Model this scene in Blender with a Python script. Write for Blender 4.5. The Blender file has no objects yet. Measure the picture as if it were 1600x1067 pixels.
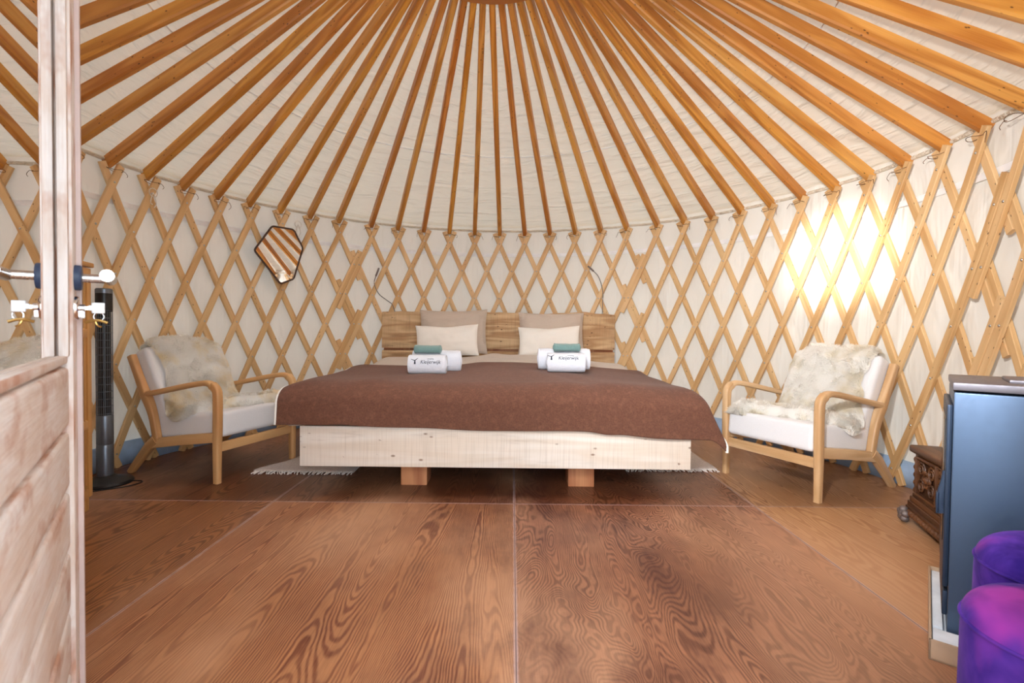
import bpy, math, random
from math import sin, cos, pi, radians, sqrt, atan2
from mathutils import Vector, Matrix, noise
random.seed(7)
S = bpy.context.scene
COL = S.collection

# ------------------------------------------------------------------ camera
PITCH, ROLL, EYE = .0230, .0104, .896
fwd = Vector((0, cos(PITCH), -sin(PITCH))); upv = Vector((0, sin(PITCH), cos(PITCH))); rgt = Vector((1, 0, 0))
cx_ = rgt*cos(ROLL) + upv*sin(ROLL); cy_ = upv*cos(ROLL) - rgt*sin(ROLL)
cam_d = bpy.data.cameras.new('camera'); cam = bpy.data.objects.new('camera', cam_d); COL.objects.link(cam)
m = Matrix.Identity(4)
for i in range(3):
    m[i][0] = cx_[i]; m[i][1] = cy_[i]; m[i][2] = -fwd[i]
m[0][3], m[1][3], m[2][3] = 0, 0, EYE
cam.matrix_world = m
cam_d.sensor_width = 36; cam_d.lens = 782.58/1600*36; cam_d.clip_start = .02
cam_d.dof.use_dof = True; cam_d.dof.focus_distance = 3.2; cam_d.dof.aperture_fstop = 5.0
S.camera = cam

# ------------------------------------------------------------------ light
S.view_settings.view_transform = 'Standard'; S.view_settings.look = 'None'
S.view_settings.gamma = 1; S.view_settings.use_curve_mapping = False
S.view_settings.exposure = 0.12
W = bpy.data.worlds.new('sky'); S.world = W; W.use_nodes = True
bg = W.node_tree.nodes['Background']; bg.inputs[0].default_value = (.80, .90, 1.0, 1); bg.inputs[1].default_value = 2.6

def lamp(name, kind, loc, target, power, color, **kw):
    d = bpy.data.lights.new(name, kind); d.energy = power; d.color = color
    for k, v in kw.items(): setattr(d, k, v)
    o = bpy.data.objects.new(name, d); COL.objects.link(o); o.location = loc
    o.rotation_euler = (Vector(target)-Vector(loc)).to_track_quat('-Z', 'Y').to_euler()
    return o
# daylight pouring in through the open door, and down through the crown
lamp('doorway_daylight', 'AREA', (.05, -.55, 1.25), (.0, 3, 1.0), 72, (.86, .93, 1), shape='RECTANGLE', size=1.3, size_y=1.6)
lamp('crown_daylight', 'AREA', (-.145, 2.78, 3.30), (-.145, 2.78, 0), 56, (1, .97, .93), shape='DISK', size=.9)
# the photographer's strobe, aimed at the right-hand canvas
lamp('strobe', 'SPOT', (-.25, .25, 1.55), (2.22, 3.41, 1.42), 1700, (.97, .98, 1), spot_size=radians(12), spot_blend=1.0, shadow_soft_size=.09)
lamp('strobe_halo', 'SPOT', (-.25, .25, 1.55), (2.22, 3.41, 1.42), 200, (.97, .98, 1), spot_size=radians(30), spot_blend=1.0, shadow_soft_size=.09)
lamp('strobe_spill', 'SPOT', (-.25, .2, 1.6), (1.75, 2.6, 1.15), 280, (.95, .97, 1), spot_size=radians(80), spot_blend=1.0, shadow_soft_size=.07)

# ------------------------------------------------------------------ helpers
def tag(o, label=None, cat=None, group=None, kind=None):
    if label: o['label'] = label
    if cat: o['category'] = cat
    if group: o['group'] = group
    if kind: o['kind'] = kind
    return o
def empty(name, loc=(0, 0, 0), rz=0.):
    o = bpy.data.objects.new(name, None); COL.objects.link(o); o.location = loc; o.rotation_euler = (0, 0, rz)
    o.empty_display_size = .1
    return o

class MB:
    def __init__(s): s.v = []; s.f = []; s.uv = []
    def add(s, verts, faces, uvs=None, M=None):
        b = len(s.v)
        s.v += [tuple(M @ Vector(p)) if M else tuple(p) for p in verts]
        for k, fc in enumerate(faces):
            s.f.append(tuple(b+i for i in fc))
            if uvs: s.uv.append(uvs[k])
            else: s.uv.append([(verts[i][0]+verts[i][2]*.37, verts[i][1]+verts[i][2]*.61) for i in fc])
    def box(s, c, size, bev=.004, M=None, seg=2, grain=0):
        """bevelled box, grain = axis the wood runs along"""
        import bmesh
        bm = bmesh.new(); bmesh.ops.create_cube(bm, size=1)
        for v in bm.verts: v.co = Vector((v.co.x*size[0], v.co.y*size[1], v.co.z*size[2]))
        if bev: bmesh.ops.bevel(bm, geom=bm.edges[:], offset=min(bev, min(size)*.45), segments=seg, affect='EDGES', profile=.6)
        bm.verts.ensure_lookup_table(); bm.normal_update()
        vs = [v.co.copy()+Vector(c) for v in bm.verts]; fs = []; uv = []
        ou, ov = random.uniform(0, 40), random.uniform(0, 40)
        o1, o2 = [a for a in (0, 1, 2) if a != grain]
        for f in bm.faces:
            fs.append([v.index for v in f.verts])
            n = f.normal
            t = o2 if abs(n[o1]) > abs(n[o2]) else o1
            if abs(n[grain]) > .8: uv.append([(v.co[o1]+ou, v.co[o2]+ov) for v in f.verts])
            else: uv.append([(v.co[grain]+ou, v.co[t]+ov+(.7 if t == o2 else 0)) for v in f.verts])
        bm.free(); s.add(vs, fs, uv, M)
    def sweep(s, path, section, ref=(0, 0, 1), closed=False, caps=True, scale=None, M=None):
        """section (a,b) list placed on (side, normal) along path; ref = vector or list per point"""
        n = len(path); P = [Vector(p) for p in path]; ns = len(section)
        L = 0; ou, ov = random.uniform(0, 60), random.uniform(0, 60)
        per = [0]
        for k in range(ns):
            a, b = section[k], section[(k+1) % ns]; per.append(per[-1]+math.hypot(a[0]-b[0], a[1]-b[1]))
        vs = []; Ls = []
        for i in range(n):
            if closed: T = P[(i+1) % n]-P[i-1]
            else: T = P[min(i+1, n-1)]-P[max(i-1, 0)]
            T.normalize()
            r = Vector(ref[i]) if isinstance(ref[0], (tuple, list, Vector)) else Vector(ref)
            sd = T.cross(r); 
            if sd.length < 1e-5: sd = T.cross(Vector((1, .01, 0)))
            sd.normalize(); nn = sd.cross(T)
            k = scale[i] if scale else 1
            if i: L += (P[i]-P[i-1]).length
            Ls.append(L)
            for a, b in section: vs.append(P[i]+sd*a*k+nn*b*k)
        fs = []; uv = []
        for i in range(n if closed else n-1):
            j = (i+1) % n; l1 = Ls[i]; l2 = Ls[j] if j else L+(P[0]-P[-1]).length
            for k in range(ns):
                q = (k+1) % ns
                fs.append((i*ns+k, i*ns+q, j*ns+q, j*ns+k))
                uv.append([(l1+ou, per[k]+ov), (l1+ou, per[k+1]+ov), (l2+ou, per[k+1]+ov), (l2+ou, per[k]+ov)])
        if caps and not closed:
            fs.append(tuple(range(ns-1, -1, -1))); uv.append([(section[k][0]+ou, section[k][1]+ov) for k in range(ns-1, -1, -1)])
            fs.append(tuple((n-1)*ns+k for k in range(ns))); uv.append([(section[k][0]+ou, section[k][1]+ov) for k in range(ns)])
        s.add(vs, fs, uv, M)
    def tube(s, path, r, n=8, closed=False, scale=None, M=None, ref=(0, 0, 1)):
        s.sweep(path, [(r*cos(2*pi*k/n), r*sin(2*pi*k/n)) for k in range(n)], ref, closed, True, scale, M)
    def lathe(s, prof, n=32, M=None, cap=True):
        vs = []; fs = []; uv = []
        for r, z in prof:
            for k in range(n): vs.append((r*cos(2*pi*k/n), r*sin(2*pi*k/n), z))
        for i in range(len(prof)-1):
            for k in range(n):
                q = (k+1) % n
                fs.append((i*n+k, i*n+q, (i+1)*n+q, (i+1)*n+k))
                a = [(k/n*2*pi*.2, prof[i][1]), ((k+1)/n*2*pi*.2, prof[i][1]), ((k+1)/n*2*pi*.2, prof[i+1][1]), (k/n*2*pi*.2, prof[i+1][1])]
                uv.append(a)
        if cap:
            if prof[0][0] > 1e-4: fs.append(tuple(range(n-1, -1, -1))); uv.append([(0, 0)]*n)
            if prof[-1][0] > 1e-4: fs.append(tuple((len(prof)-1)*n+k for k in range(n))); uv.append([(0, 0)]*n)
        s.add(vs, fs, uv, M)
    def grid(s, nu, nv, fn, M=None, wrap_u=False):
        vs = [fn(i/(nu if wrap_u else nu-1), j/(nv-1)) for j in range(nv) for i in range(nu)]
        fs = []; uv = []
        for j in range(nv-1):
            for i in range(nu if wrap_u else nu-1):
                q = (i+1) % nu
                fs.append((j*nu+i, j*nu+q, (j+1)*nu+q, (j+1)*nu+i))
                uv.append([(i/nu, j/nv), ((i+1)/nu, j/nv), ((i+1)/nu, (j+1)/nv), (i/nu, (j+1)/nv)])
        s.add(vs, fs, uv, M)
    def ball(s, c, r, sx=1, sy=1, sz=1, n=12, M=None):
        vs = []; fs = []
        h = n//2
        for j in range(h+1):
            a = pi*j/h
            for i in range(n):
                b = 2*pi*i/n; vs.append((c[0]+r*sx*sin(a)*cos(b), c[1]+r*sy*sin(a)*sin(b), c[2]+r*sz*cos(a)))
        for j in range(h):
            for i in range(n):
                q = (i+1) % n; fs.append((j*n+i, (j+1)*n+i, (j+1)*n+q, j*n+q))
        s.add(vs, fs, None, M)
    def build(s, name, mat, parent=None, smooth=38, solid=None, sub=0):
        me = bpy.data.meshes.new(name); me.from_pydata(s.v, [], s.f); 
        ul = me.uv_layers.new(name='UVMap'); flat = []
        for u in s.uv:
            for p in u: flat += [p[0], p[1]]
        ul.data.foreach_set('uv', flat)
        me.validate(); me.update()
        if mat: me.materials.append(mat)
        if smooth:
            me.shade_smooth(); me.set_sharp_from_angle(angle=radians(smooth))
        o = bpy.data.objects.new(name, me); COL.objects.link(o)
        if parent: o.parent = parent
        if solid:
            md = o.modifiers.new('thick', 'SOLIDIFY'); md.thickness = solid; md.offset = 0
        if sub:
            md = o.modifiers.new('sub', 'SUBSURF'); md.levels = sub; md.render_levels = sub
        return o

def rrect(w, h, r, n=3):
    out = []
    for cx, cy, a0 in ((w/2-r, h/2-r, 0), (-w/2+r, h/2-r, 90), (-w/2+r, -h/2+r, 180), (w/2-r, -h/2+r, 270)):
        for k in range(n+1):
            a = radians(a0+90*k/n); out.append((cx+r*cos(a), cy+r*sin(a)))
    return out
def smooth_path(pts, n=8):
    """Catmull-Rom"""
    P = [Vector(p) for p in pts]; P = [P[0]*2-P[1]]+P+[P[-1]*2-P[-2]]; out = []
    for i in range(1, len(P)-2):
        for k in range(n):
            t = k/n; a, b, c, d = P[i-1:i+3]
            out.append(.5*((2*b)+(c-a)*t+(2*a-5*b+4*c-d)*t*t+(3*b-a-3*c+d)*t**3))
    out.append(P[-2]); return out
def sstep(a, b, x):
    t = max(0, min(1, (x-a)/(b-a))); return t*t*(3-2*t)
def lerp(a, b, t): return a+(b-a)*t

# ------------------------------------------------------------------ materials
def srgb(r, g, b):
    f = lambda c: (c/255/12.92) if c/255 <= .04045 else ((c/255+.055)/1.055)**2.4
    return (f(r), f(g), f(b), 1)
class NT:
    def __init__(s, name):
        s.m = bpy.data.materials.new(name); s.m.use_nodes = True; s.t = s.m.node_tree; s.n = s.t.nodes; s.l = s.t.links
        s.p = s.n['Principled BSDF']; s.out = s.n['Material Output']
    def node(s, typ, **kw):
        o = s.n.new(typ)
        for k, v in kw.items():
            if k in o.inputs: 
                i = o.inputs[k]
                if isinstance(v, bpy.types.NodeSocket): s.l.new(v, i)
                else: i.default_value = v
            else: setattr(o, k, v)
        return o
    def put(s, sock, v):
        if isinstance(v, bpy.types.NodeSocket): s.l.new(v, sock)
        else: sock.default_value = v
    def math(s, op, a, b=None, c=None):
        o = s.n.new('ShaderNodeMath'); o.operation = op
        for i, v in enumerate((a, b, c)):
            if v is not None: s.put(o.inputs[i], v)
        return o.outputs[0]
    def mapr(s, v, a, b, c=0, d=1):
        o = s.n.new('ShaderNodeMapRange'); s.put(o.inputs[0], v)
        for i, x in enumerate((a, b, c, d)): o.inputs[i+1].default_value = x
        return o.outputs[0]
    def vmul(s, v, xyz, add=None):
        o = s.n.new('ShaderNodeMapping'); s.l.new(v, o.inputs[0]); o.inputs['Scale'].default_value = xyz
        if add: o.inputs['Location'].default_value = add
        return o.outputs[0]
    def noise(s, vec, scale, detail=3, rough=.5, dist=0, out=0):
        o = s.n.new('ShaderNodeTexNoise'); s.l.new(vec, o.inputs['Vector']); o.inputs['Scale'].default_value = scale
        o.inputs['Detail'].default_value = detail; o.inputs['Roughness'].default_value = rough; o.inputs['Distortion'].default_value = dist
        return o.outputs[out]
    def mix(s, f, a, b, blend='MIX'):
        o = s.n.new('ShaderNodeMix'); o.data_type = 'RGBA'; o.blend_type = blend
        s.put(o.inputs[0], f); s.put(o.inputs[6], a); s.put(o.inputs[7], b); return o.outputs[2]
    def ramp(s, f, stops, interp='LINEAR'):
        o = s.n.new('ShaderNodeValToRGB'); o.color_ramp.interpolation = interp; e = o.color_ramp.elements
        while len(e) < len(stops): e.new(.5)
        for k, (p, c) in enumerate(stops): e[k].position = p; e[k].color = c
        s.put(o.inputs[0], f); return o.outputs[0]
    def bump(s, h, strength=.3, dist=.01):
        o = s.n.new('ShaderNodeBump'); s.put(o.inputs['Height'], h); o.inputs['Strength'].default_value = strength
        o.inputs['Distance'].default_value = dist; s.l.new(o.outputs[0], s.p.inputs['Normal']); return o.outputs[0]
    def base(s, c): s.put(s.p.inputs['Base Color'], c)
    def set(s, **kw):
        for k, v in kw.items(): s.put(s.p.inputs[k.replace('_', ' ')], v)
    def uv(s): return s.n.new('ShaderNodeTexCoord').outputs['UV']
    def obj(s): return s.n.new('ShaderNodeTexCoord').outputs['Object']
    def rnd(s): return s.n.new('ShaderNodeObjectInfo').outputs['Random']

def wood(name, c1, c2, knot=srgb(70, 38, 18), freq=26, rough=.45, vary=.25, stretch=.09, knots=2.2, bump=.12, tints=None, saw=0):
    t = NT(name); uv = t.uv(); st = t.vmul(uv, (stretch, 1, 1))
    n = t.noise(st, 9, 2, .5, .6)
    band = t.math('SINE', t.math('MULTIPLY', n, freq))
    band = t.mapr(band, -1, 1)
    fine = t.noise(t.vmul(uv, (.02, 1, 1)), 260, 2, .6)
    f = t.math('ADD', t.math('MULTIPLY', band, .55), t.math('MULTIPLY', fine, .45))
    col = t.mix(t.mapr(f, .15, .85), c1, c2)
    if tints:
        r = t.rnd(); col2 = t.ramp(r, tints, 'LINEAR'); col = t.mix(.85, col, col2, 'MULTIPLY')
    big = t.noise(t.vmul(uv, (.35, 1, 1)), 2.4, 2)
    col = t.mix(t.mapr(big, .35, .7, 0, vary), col, c2)
    if knots:
        v = t.n.new('ShaderNodeTexVoronoi'); t.l.new(t.vmul(uv, (knots, knots*6.5, 1)), v.inputs['Vector']); v.inputs['Scale'].default_value = 1
        v.inputs['Randomness'].default_value = 1
        v2 = t.n.new('ShaderNodeTexVoronoi'); t.l.new(t.vmul(uv, (knots*2.1, knots*4.2, 1), (3.3, 7.7, 0)), v2.inputs['Vector'])
        k = t.mapr(t.math('ADD', v2.outputs['Distance'], t.math('MULTIPLY', fine, .05)), .11, .20, 1, 0)
        sel = t.math('GREATER_THAN', t.noise(t.vmul(uv, (2, 2, 1)), 3, 0), .53)
        k = t.math('MULTIPLY', k, sel)
        col = t.mix(t.math('MULTIPLY', k, .85), col, knot)
    if saw:      # band-saw kerf marks across the board, and long grey weather streaks
        sm = t.noise(t.vmul(uv, (1, .02, 1)), 190, 1, .5); s2 = t.noise(t.vmul(uv, (.25, 2.2, 1)), 6, 5, .65)
        col = t.mix(t.mapr(sm, .5, .7, 0, saw), col, knot); col = t.mix(t.mapr(s2, .58, .74, 0, saw*2.2), col, knot); f = t.math('ADD', f, sm)
    t.base(col); t.set(Roughness=rough)
    t.bump(f, bump, .002)
    return t.m

def cloth(name, c, c2=None, scale=180, rough=.95, bump=.25, sheen=.3, wr=0, wscale=3, wvec=(1, 1, 1)):
    t = NT(name); o = t.obj()
    n = t.noise(o, scale, 2, .6)
    big = t.noise(t.vmul(o, wvec), wscale, 3, .5)
    col = t.mix(t.mapr(n, .3, .7), c, c2 or c)
    t.base(col); t.set(Roughness=rough); t.p.inputs['Sheen Weight'].default_value = sheen
    h = t.math('ADD', t.math('MULTIPLY', n, .12), t.math('MULTIPLY', big, wr))
    t.bump(h, bump, .02)
    return t.m

def metal(name, c, rough=.3, metallic=1., nz=0):
    t = NT(name); t.base(c); t.set(Roughness=rough, Metallic=metallic)
    n = t.noise(t.obj(), 60, 3)
    t.set(Roughness=t.mapr(n, .3, .7, max(0, rough-.05), rough+.08))
    return t.m
def plain(name, c, rough=.5, **kw):
    t = NT(name); n = t.noise(t.obj(), 14, 3)
    c2 = (c[0]*.86, c[1]*.86, c[2]*.86, 1)
    t.base(t.mix(t.mapr(n, .35, .65), c, c2)); t.set(Roughness=rough)
    for k, v in kw.items(): t.p.inputs[k].default_value = v
    return t.m

M = {}
M['lath'] = wood('pine_lath', srgb(238, 212, 170), srgb(212, 176, 128), freq=22, rough=.55, vary=.3, tints=[(0, srgb(255, 240, 222)), (.5, srgb(250, 232, 205)), (1, srgb(236, 214, 182))])
M['rafter'] = wood('varnished_larch', srgb(236, 188, 110), srgb(192, 132, 60), knot=srgb(64, 28, 8), freq=30, rough=.38, vary=.45, bump=.15,
                   tints=[(0, srgb(255, 244, 210)), (.2, srgb(236, 190, 150)), (.45, srgb(255, 230, 150)), (.65, srgb(228, 182, 146)), (.85, srgb(255, 240, 205)), (1, srgb(240, 205, 170))])
M['oak'] = wood('oiled_oak', srgb(230, 184, 128), srgb(196, 142, 88), freq=20, rough=.4, knots=0)
M['oak_pale'] = wood('pale_oak', srgb(226, 190, 146), srgb(196, 152, 104), freq=20, rough=.42, knots=0)
M['plank_white'] = wood('pale_sawn_board', srgb(242, 232, 220), srgb(226, 208, 188), knot=srgb(140, 108, 84), freq=16, rough=.7, vary=.35, knots=1.1, saw=.16)
M['plank_honey'] = wood('sawn_headboard', srgb(224, 192, 148), srgb(176, 132, 88), knot=srgb(72, 42, 20), freq=26, rough=.7, vary=.6, knots=1.3, stretch=.13, bump=.3, saw=.22)
M['post'] = wood('larch_post', srgb(206, 142, 96), srgb(160, 92, 56), freq=22, rough=.6, knots=0)
M['bamboo'] = wood('bamboo', srgb(220, 170, 104), srgb(196, 142, 78), freq=14, rough=.45, knots=0)
M['chest'] = wood('dark_carved_oak', srgb(112, 70, 40), srgb(62, 34, 18), freq=22, rough=.42, knots=0, bump=.3)
M['edge_paint'] = plain('grey_mauve_edge', srgb(206, 186, 180), .6)

def weathered():
    t = NT('weathered_door_wood'); uv = t.uv()
    n = t.noise(t.vmul(uv, (.3, 1, 1)), 14, 5, .65); fine = t.noise(t.vmul(uv, (.05, 1, 1)), 160, 3, .6)
    p = t.noise(t.vmul(uv, (1, 1.6, 1)), 5, 4, .6)
    c = t.mix(t.mapr(n, .38, .66), srgb(232, 226, 222), srgb(216, 198, 184))
    c = t.mix(t.mapr(p, .50, .66, 0, .85), c, srgb(182, 128, 96))
    c = t.mix(t.mapr(fine, .45, .8, 0, .35), c, srgb(190, 150, 126))
    t.base(c); t.set(Roughness=.75); t.bump(t.math('ADD', n, fine), .35, .003); return t.m
M['weathered'] = weathered()

def canvas(name, c, kind):
    t = NT(name); uv = t.uv(); o = t.obj()
    if kind == 'roof':   # uv = (angle turns, slope metres)
        w = t.noise(t.vmul(uv, (95, 26, 1)), 1.0, 2, .5, .5)
        w2 = t.noise(t.vmul(uv, (20, 9, 1)), 1.0, 3, .5, .8)
        mask = t.mapr(w2, .42, .62)
        h = t.math('ADD', t.math('MULTIPLY', t.math('MULTIPLY', w, mask), 1.0), t.math('MULTIPLY', w2, .6))
        st, ds = .6, .03
    else:
        w = t.noise(t.vmul(uv, (210, 1.2, 1)), 1.0, 2, .5, .25)
        w2 = t.noise(t.vmul(uv, (40, 1.3, 1)), 1.0, 3, .5, .6)
        h = t.math('ADD', t.math('MULTIPLY', t.math('MULTIPLY', w, t.mapr(w2, .4, .65)), .9), t.math('MULTIPLY', w2, .6))
        st, ds = .8, .03
    weave = t.noise(o, 700, 1)
    h = t.math('ADD', h, t.math('MULTIPLY', weave, .02))
    t.base(c); t.set(Roughness=.85)
    nrm = t.bump(h, st, ds)
    tr = t.node('ShaderNodeBsdfTranslucent'); tr.inputs[0].default_value = c; t.l.new(nrm, tr.inputs['Normal'])
    mx = t.n.new('ShaderNodeMixShader'); mx.inputs[0].default_value = .15 if kind == 'roof' else .06
    t.l.new(t.p.outputs[0], mx.inputs[1]); t.l.new(tr.outputs[0], mx.inputs[2]); t.l.new(mx.outputs[0], t.out.inputs[0])
    return t.m
M['wall'] = canvas('cream_liner', srgb(236, 230, 218), 'wall')
M['roof'] = canvas('cream_roof_liner', srgb(236, 224, 204), 'roof')
M['band'] = plain('white_tape', srgb(255, 255, 255), .6)

def floor_mat():
    t = NT('worn_fir_plywood'); o = t.obj()
    sep = t.node('ShaderNodeSeparateXYZ'); t.l.new(o, sep.inputs[0]); x, y = sep.outputs[0], sep.outputs[1]
    kx = t.math('DIVIDE', t.math('SUBTRACT', x, .02), 1.24); ky = t.math('DIVIDE', t.math('SUBTRACT', y, 2.562), 2.47)
    ix, iy = t.math('FLOOR', kx), t.math('FLOOR', ky)
    cmb = t.node('ShaderNodeCombineXYZ'); t.l.new(t.math('ADD', x, t.math('MULTIPLY', ix, 7.3)), cmb.inputs[0])
    t.l.new(t.math('ADD', y, t.math('MULTIPLY', t.math('ADD', iy, t.math('MULTIPLY', ix, .37)), 13.7)), cmb.inputs[1])
    P = cmb.outputs[0]
    wob = t.noise(t.vmul(P, (1, .45, 1)), 9, 2, .5)
    # centre-right sheet is rotary cut with swirling figure, the others run straighter
    n1 = t.noise(t.vmul(P, (2.3, .13, 1)), 1.9, 1, .4, .2)
    n2 = t.noise(t.vmul(P, (1.6, .55, 1)), 2.1, 2, .5, .9)
    swirl = t.math('COMPARE', ix, 0.0, .1)
    nn = t.math('ADD', n1, t.math('MULTIPLY', t.math('MULTIPLY', swirl, t.math('SUBTRACT', n2, n1)), .55))
    nn = t.math('ADD', nn, t.math('MULTIPLY', wob, .035))
    ph = t.math('MULTIPLY', t.math('ADD', nn, t.math('MULTIPLY', t.noise(t.vmul(P, (1, .25, 1)), 38, 2, .6), .006)), 520.0)
    band = t.math('MULTIPLY', t.mapr(t.math('SINE', ph), -.5, .8), t.mapr(t.noise(t.vmul(P, (1, .3, 1), (2, 5, 0)), 3.2, 3, .6), .3, .6, .35, 1.0))
    fib = t.noise(t.vmul(P, (1, .03, 1)), 240, 2, .6)
    g = t.math('ADD', t.math('MULTIPLY', band, .74), t.math('MULTIPLY', t.mapr(fib, .35, .65), .34))
    idx = t.math('ADD', t.math('MULTIPLY', t.math('ADD', ix, 2.5), .25), 0.0)
    light = t.ramp(idx, [(0, srgb(176, 118, 66)), (.25, srgb(196, 140, 94)), (.5, srgb(186, 130, 96)), (.75, srgb(222, 178, 128))], 'CONSTANT')
    dark = t.ramp(idx, [(0, srgb(104, 56, 26)), (.25, srgb(118, 58, 30)), (.5, srgb(92, 46, 30)), (.75, srgb(172, 120, 74))], 'CONSTANT')
    back = t.math('MULTIPLY', t.math('GREATER_THAN', ky, 0.0), t.mapr(t.math('ADD', x, t.math('MULTIPLY', t.noise(o, 3, 3), .3)), 1.15, .85, .5, 1))  # back sheets: browner tone, plus the shade under the bed painted in
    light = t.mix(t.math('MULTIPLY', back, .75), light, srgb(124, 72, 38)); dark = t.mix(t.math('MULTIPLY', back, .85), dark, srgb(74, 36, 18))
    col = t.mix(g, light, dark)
    # worn, rubbed and stained zones
    wn = t.noise(t.vmul(o, (1.0, .42, 1), (3.1, 1.2, 0)), 1.5, 5, .62)
    worn = t.mapr(wn, .47, .68)
    col = t.mix(t.math('MULTIPLY', worn, .62), col, srgb(224, 178, 140))
    st = t.noise(t.vmul(o, (1.3, .6, 1), (9.1, 4.2, 0)), 2.0, 6, .66)
    stain = t.math('MULTIPLY', t.mapr(st, .46, .62), t.math('MULTIPLY', t.mapr(x, -.9, .1), t.mapr(x, 1.25, .6)))
    col = t.mix(t.math('MULTIPLY', stain, .8), col, srgb(88, 42, 30))
    edge = t.math('MULTIPLY', t.mapr(x, .55, 1.2), t.mapr(y, 2.6, 2.1))
    col = t.mix(t.math('MULTIPLY', edge, .42), col, srgb(222, 168, 124))
    col = t.mix(1.0, col, (.72, .66, .635, 1), 'MULTIPLY')
    # scuffed pale putty along the sheet joints
    fx = t.math('ABSOLUTE', t.math('SUBTRACT', t.math('FRACT', t.math('ADD', kx, .5)), .5)); fy = t.math('ABSOLUTE', t.math('SUBTRACT', t.math('FRACT', t.math('ADD', ky, .5)), .5))
    dx = t.math('MULTIPLY', fx, 1.24); dy = t.math('MULTIPLY', fy, 2.47)
    d = t.math('MINIMUM', dx, dy); wv = t.noise(o, 22, 4, .7)
    putty = t.mapr(t.math('ADD', d, t.math('MULTIPLY', wv, .010)), .007, .013, 1, 0)
    col = t.mix(t.math('MULTIPLY', putty, .75), col, srgb(186, 160, 158))
    gap = t.mapr(d, .0010, .0022, 1, 0)
    col = t.mix(t.math('MULTIPLY', gap, .8), col, srgb(70, 46, 40))
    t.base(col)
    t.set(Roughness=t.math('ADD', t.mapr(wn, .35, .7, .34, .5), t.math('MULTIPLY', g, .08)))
    t.bump(t.math('SUBTRACT', t.math('MULTIPLY', g, .5), t.math('MULTIPLY', gap, 1.5)), .22, .003)
    return t.m
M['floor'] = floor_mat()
def sawn():
    """pale board with fine vertical band-saw marks"""
    pass

def blanket_mat():
    t = NT('brown_wool'); o = t.obj(); n = t.noise(o, 120, 4, .7); b = t.noise(o, 34, 4, .65)
    c = t.mix(t.mapr(n, .3, .7), srgb(90, 54, 38), srgb(112, 72, 54)); c = t.mix(t.mapr(b, .5, .75, 0, .35), c, srgb(146, 100, 76))
    t.base(c); t.set(Roughness=.95); t.p.inputs['Sheen Weight'].default_value = .06; t.p.inputs['Sheen Roughness'].default_value = .5
    t.bump(t.math('ADD', n, b), .35, .004); return t.m
M['blanket'] = blanket_mat()
M['trim'] = cloth('white_edging', srgb(246, 242, 232), scale=300)
M['duvet'] = cloth('taupe_satin', srgb(206, 190, 174), srgb(196, 180, 164), scale=400, wr=1.2, wscale=4.2, wvec=(1, 2.8, 1), bump=.8, rough=.6)
M['taupe'] = cloth('taupe_pillowcase', srgb(208, 190, 173), srgb(198, 180, 162), scale=400, wr=1.2, wscale=6, wvec=(1, 1, 2.4), bump=.8, rough=.6)
M['cream'] = cloth('cream_cushion', srgb(248, 242, 232), srgb(242, 234, 222), scale=260, wr=.25, wscale=7)
M['mattress'] = cloth('mattress_ticking', srgb(226, 222, 214))
M['upholstery'] = cloth('white_upholstery', srgb(240, 238, 238), srgb(232, 230, 230), scale=320, wr=.1, wscale=4)
M['towel'] = cloth('white_terry', srgb(246, 247, 252), srgb(232, 235, 245), scale=260, bump=.9, wr=.15, wscale=30)
M['green'] = cloth('green_terry', srgb(126, 156, 150), srgb(106, 138, 134), scale=260, bump=.9, wr=.15, wscale=30)
M['ink'] = plain('navy_embroidery', srgb(44, 50, 66), .8)
M['rug'] = cloth('pale_rug', srgb(216, 200, 188), srgb(188, 170, 160), scale=90, bump=.7)
M['fringe'] = cloth('rug_fringe', srgb(236, 226, 218))
def fur_mat(warm):
    t = NT('sheepskin_wool'); o = t.obj(); n = t.noise(o, 5.5, 3, .6); f = t.noise(o, 90, 2)
    c = t.mix(t.mapr(n, .48, .76), srgb(255, 252, 246), warm)
    t.base(c); tr = t.node('ShaderNodeBsdfTranslucent'); t.l.new(c, tr.inputs[0]); mx = t.n.new('ShaderNodeMixShader'); mx.inputs[0].default_value = .42
    t.l.new(t.p.outputs[0], mx.inputs[1]); t.l.new(tr.outputs[0], mx.inputs[2]); t.l.new(mx.outputs[0], t.out.inputs[0])
    t.base(c); t.set(Roughness=.85); t.p.inputs['Sheen Weight'].default_value = .4
    t.p.inputs['Subsurface Weight'].default_value = .0
    return t.m
M['fur_l'] = fur_mat(srgb(246, 226, 180)); M['fur_r'] = fur_mat(srgb(236, 224, 194))
M['steel'] = metal('brushed_steel', srgb(206, 204, 204), .22)
M['chrome'] = metal('bright_zinc', srgb(226, 226, 230), .12)
M['bolt'] = metal('zinc_bolt', srgb(205, 205, 205), .3)
M['black'] = plain('black_plastic', srgb(22, 22, 26), .35)
M['rose'] = plain('dark_blue_collar', srgb(44, 62, 92), .5)
M['silver'] = metal('silver_grey_paint', srgb(120, 128, 138), .35, .7)
M['key_white'] = plain('white_key_bow', srgb(240, 244, 248), .3)
M['brass'] = metal('brass_tag', srgb(196, 160, 96), .35)
M['stove'] = metal('blue_grey_steel', srgb(74, 92, 116), .38, .55)
M['stove_dark'] = metal('dark_stove_steel', srgb(44, 58, 78), .4, .5)
M['stove_glass'] = plain('black_stove_glass', srgb(16, 18, 22), .08)
M['stove_top'] = metal('stove_top', srgb(120, 116, 122), .45, .6)
M['card'] = plain('cardboard', srgb(190, 158, 128), .85)
M['foam'] = plain('white_foam', srgb(240, 244, 250), .9)
M['cord'] = plain('brown_cord', srgb(120, 92, 66), .9)
M['white_cord'] = plain('white_cord', srgb(238, 230, 214), .9)
M['cable'] = plain('grey_cable', srgb(120, 116, 112), .5)
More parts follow.
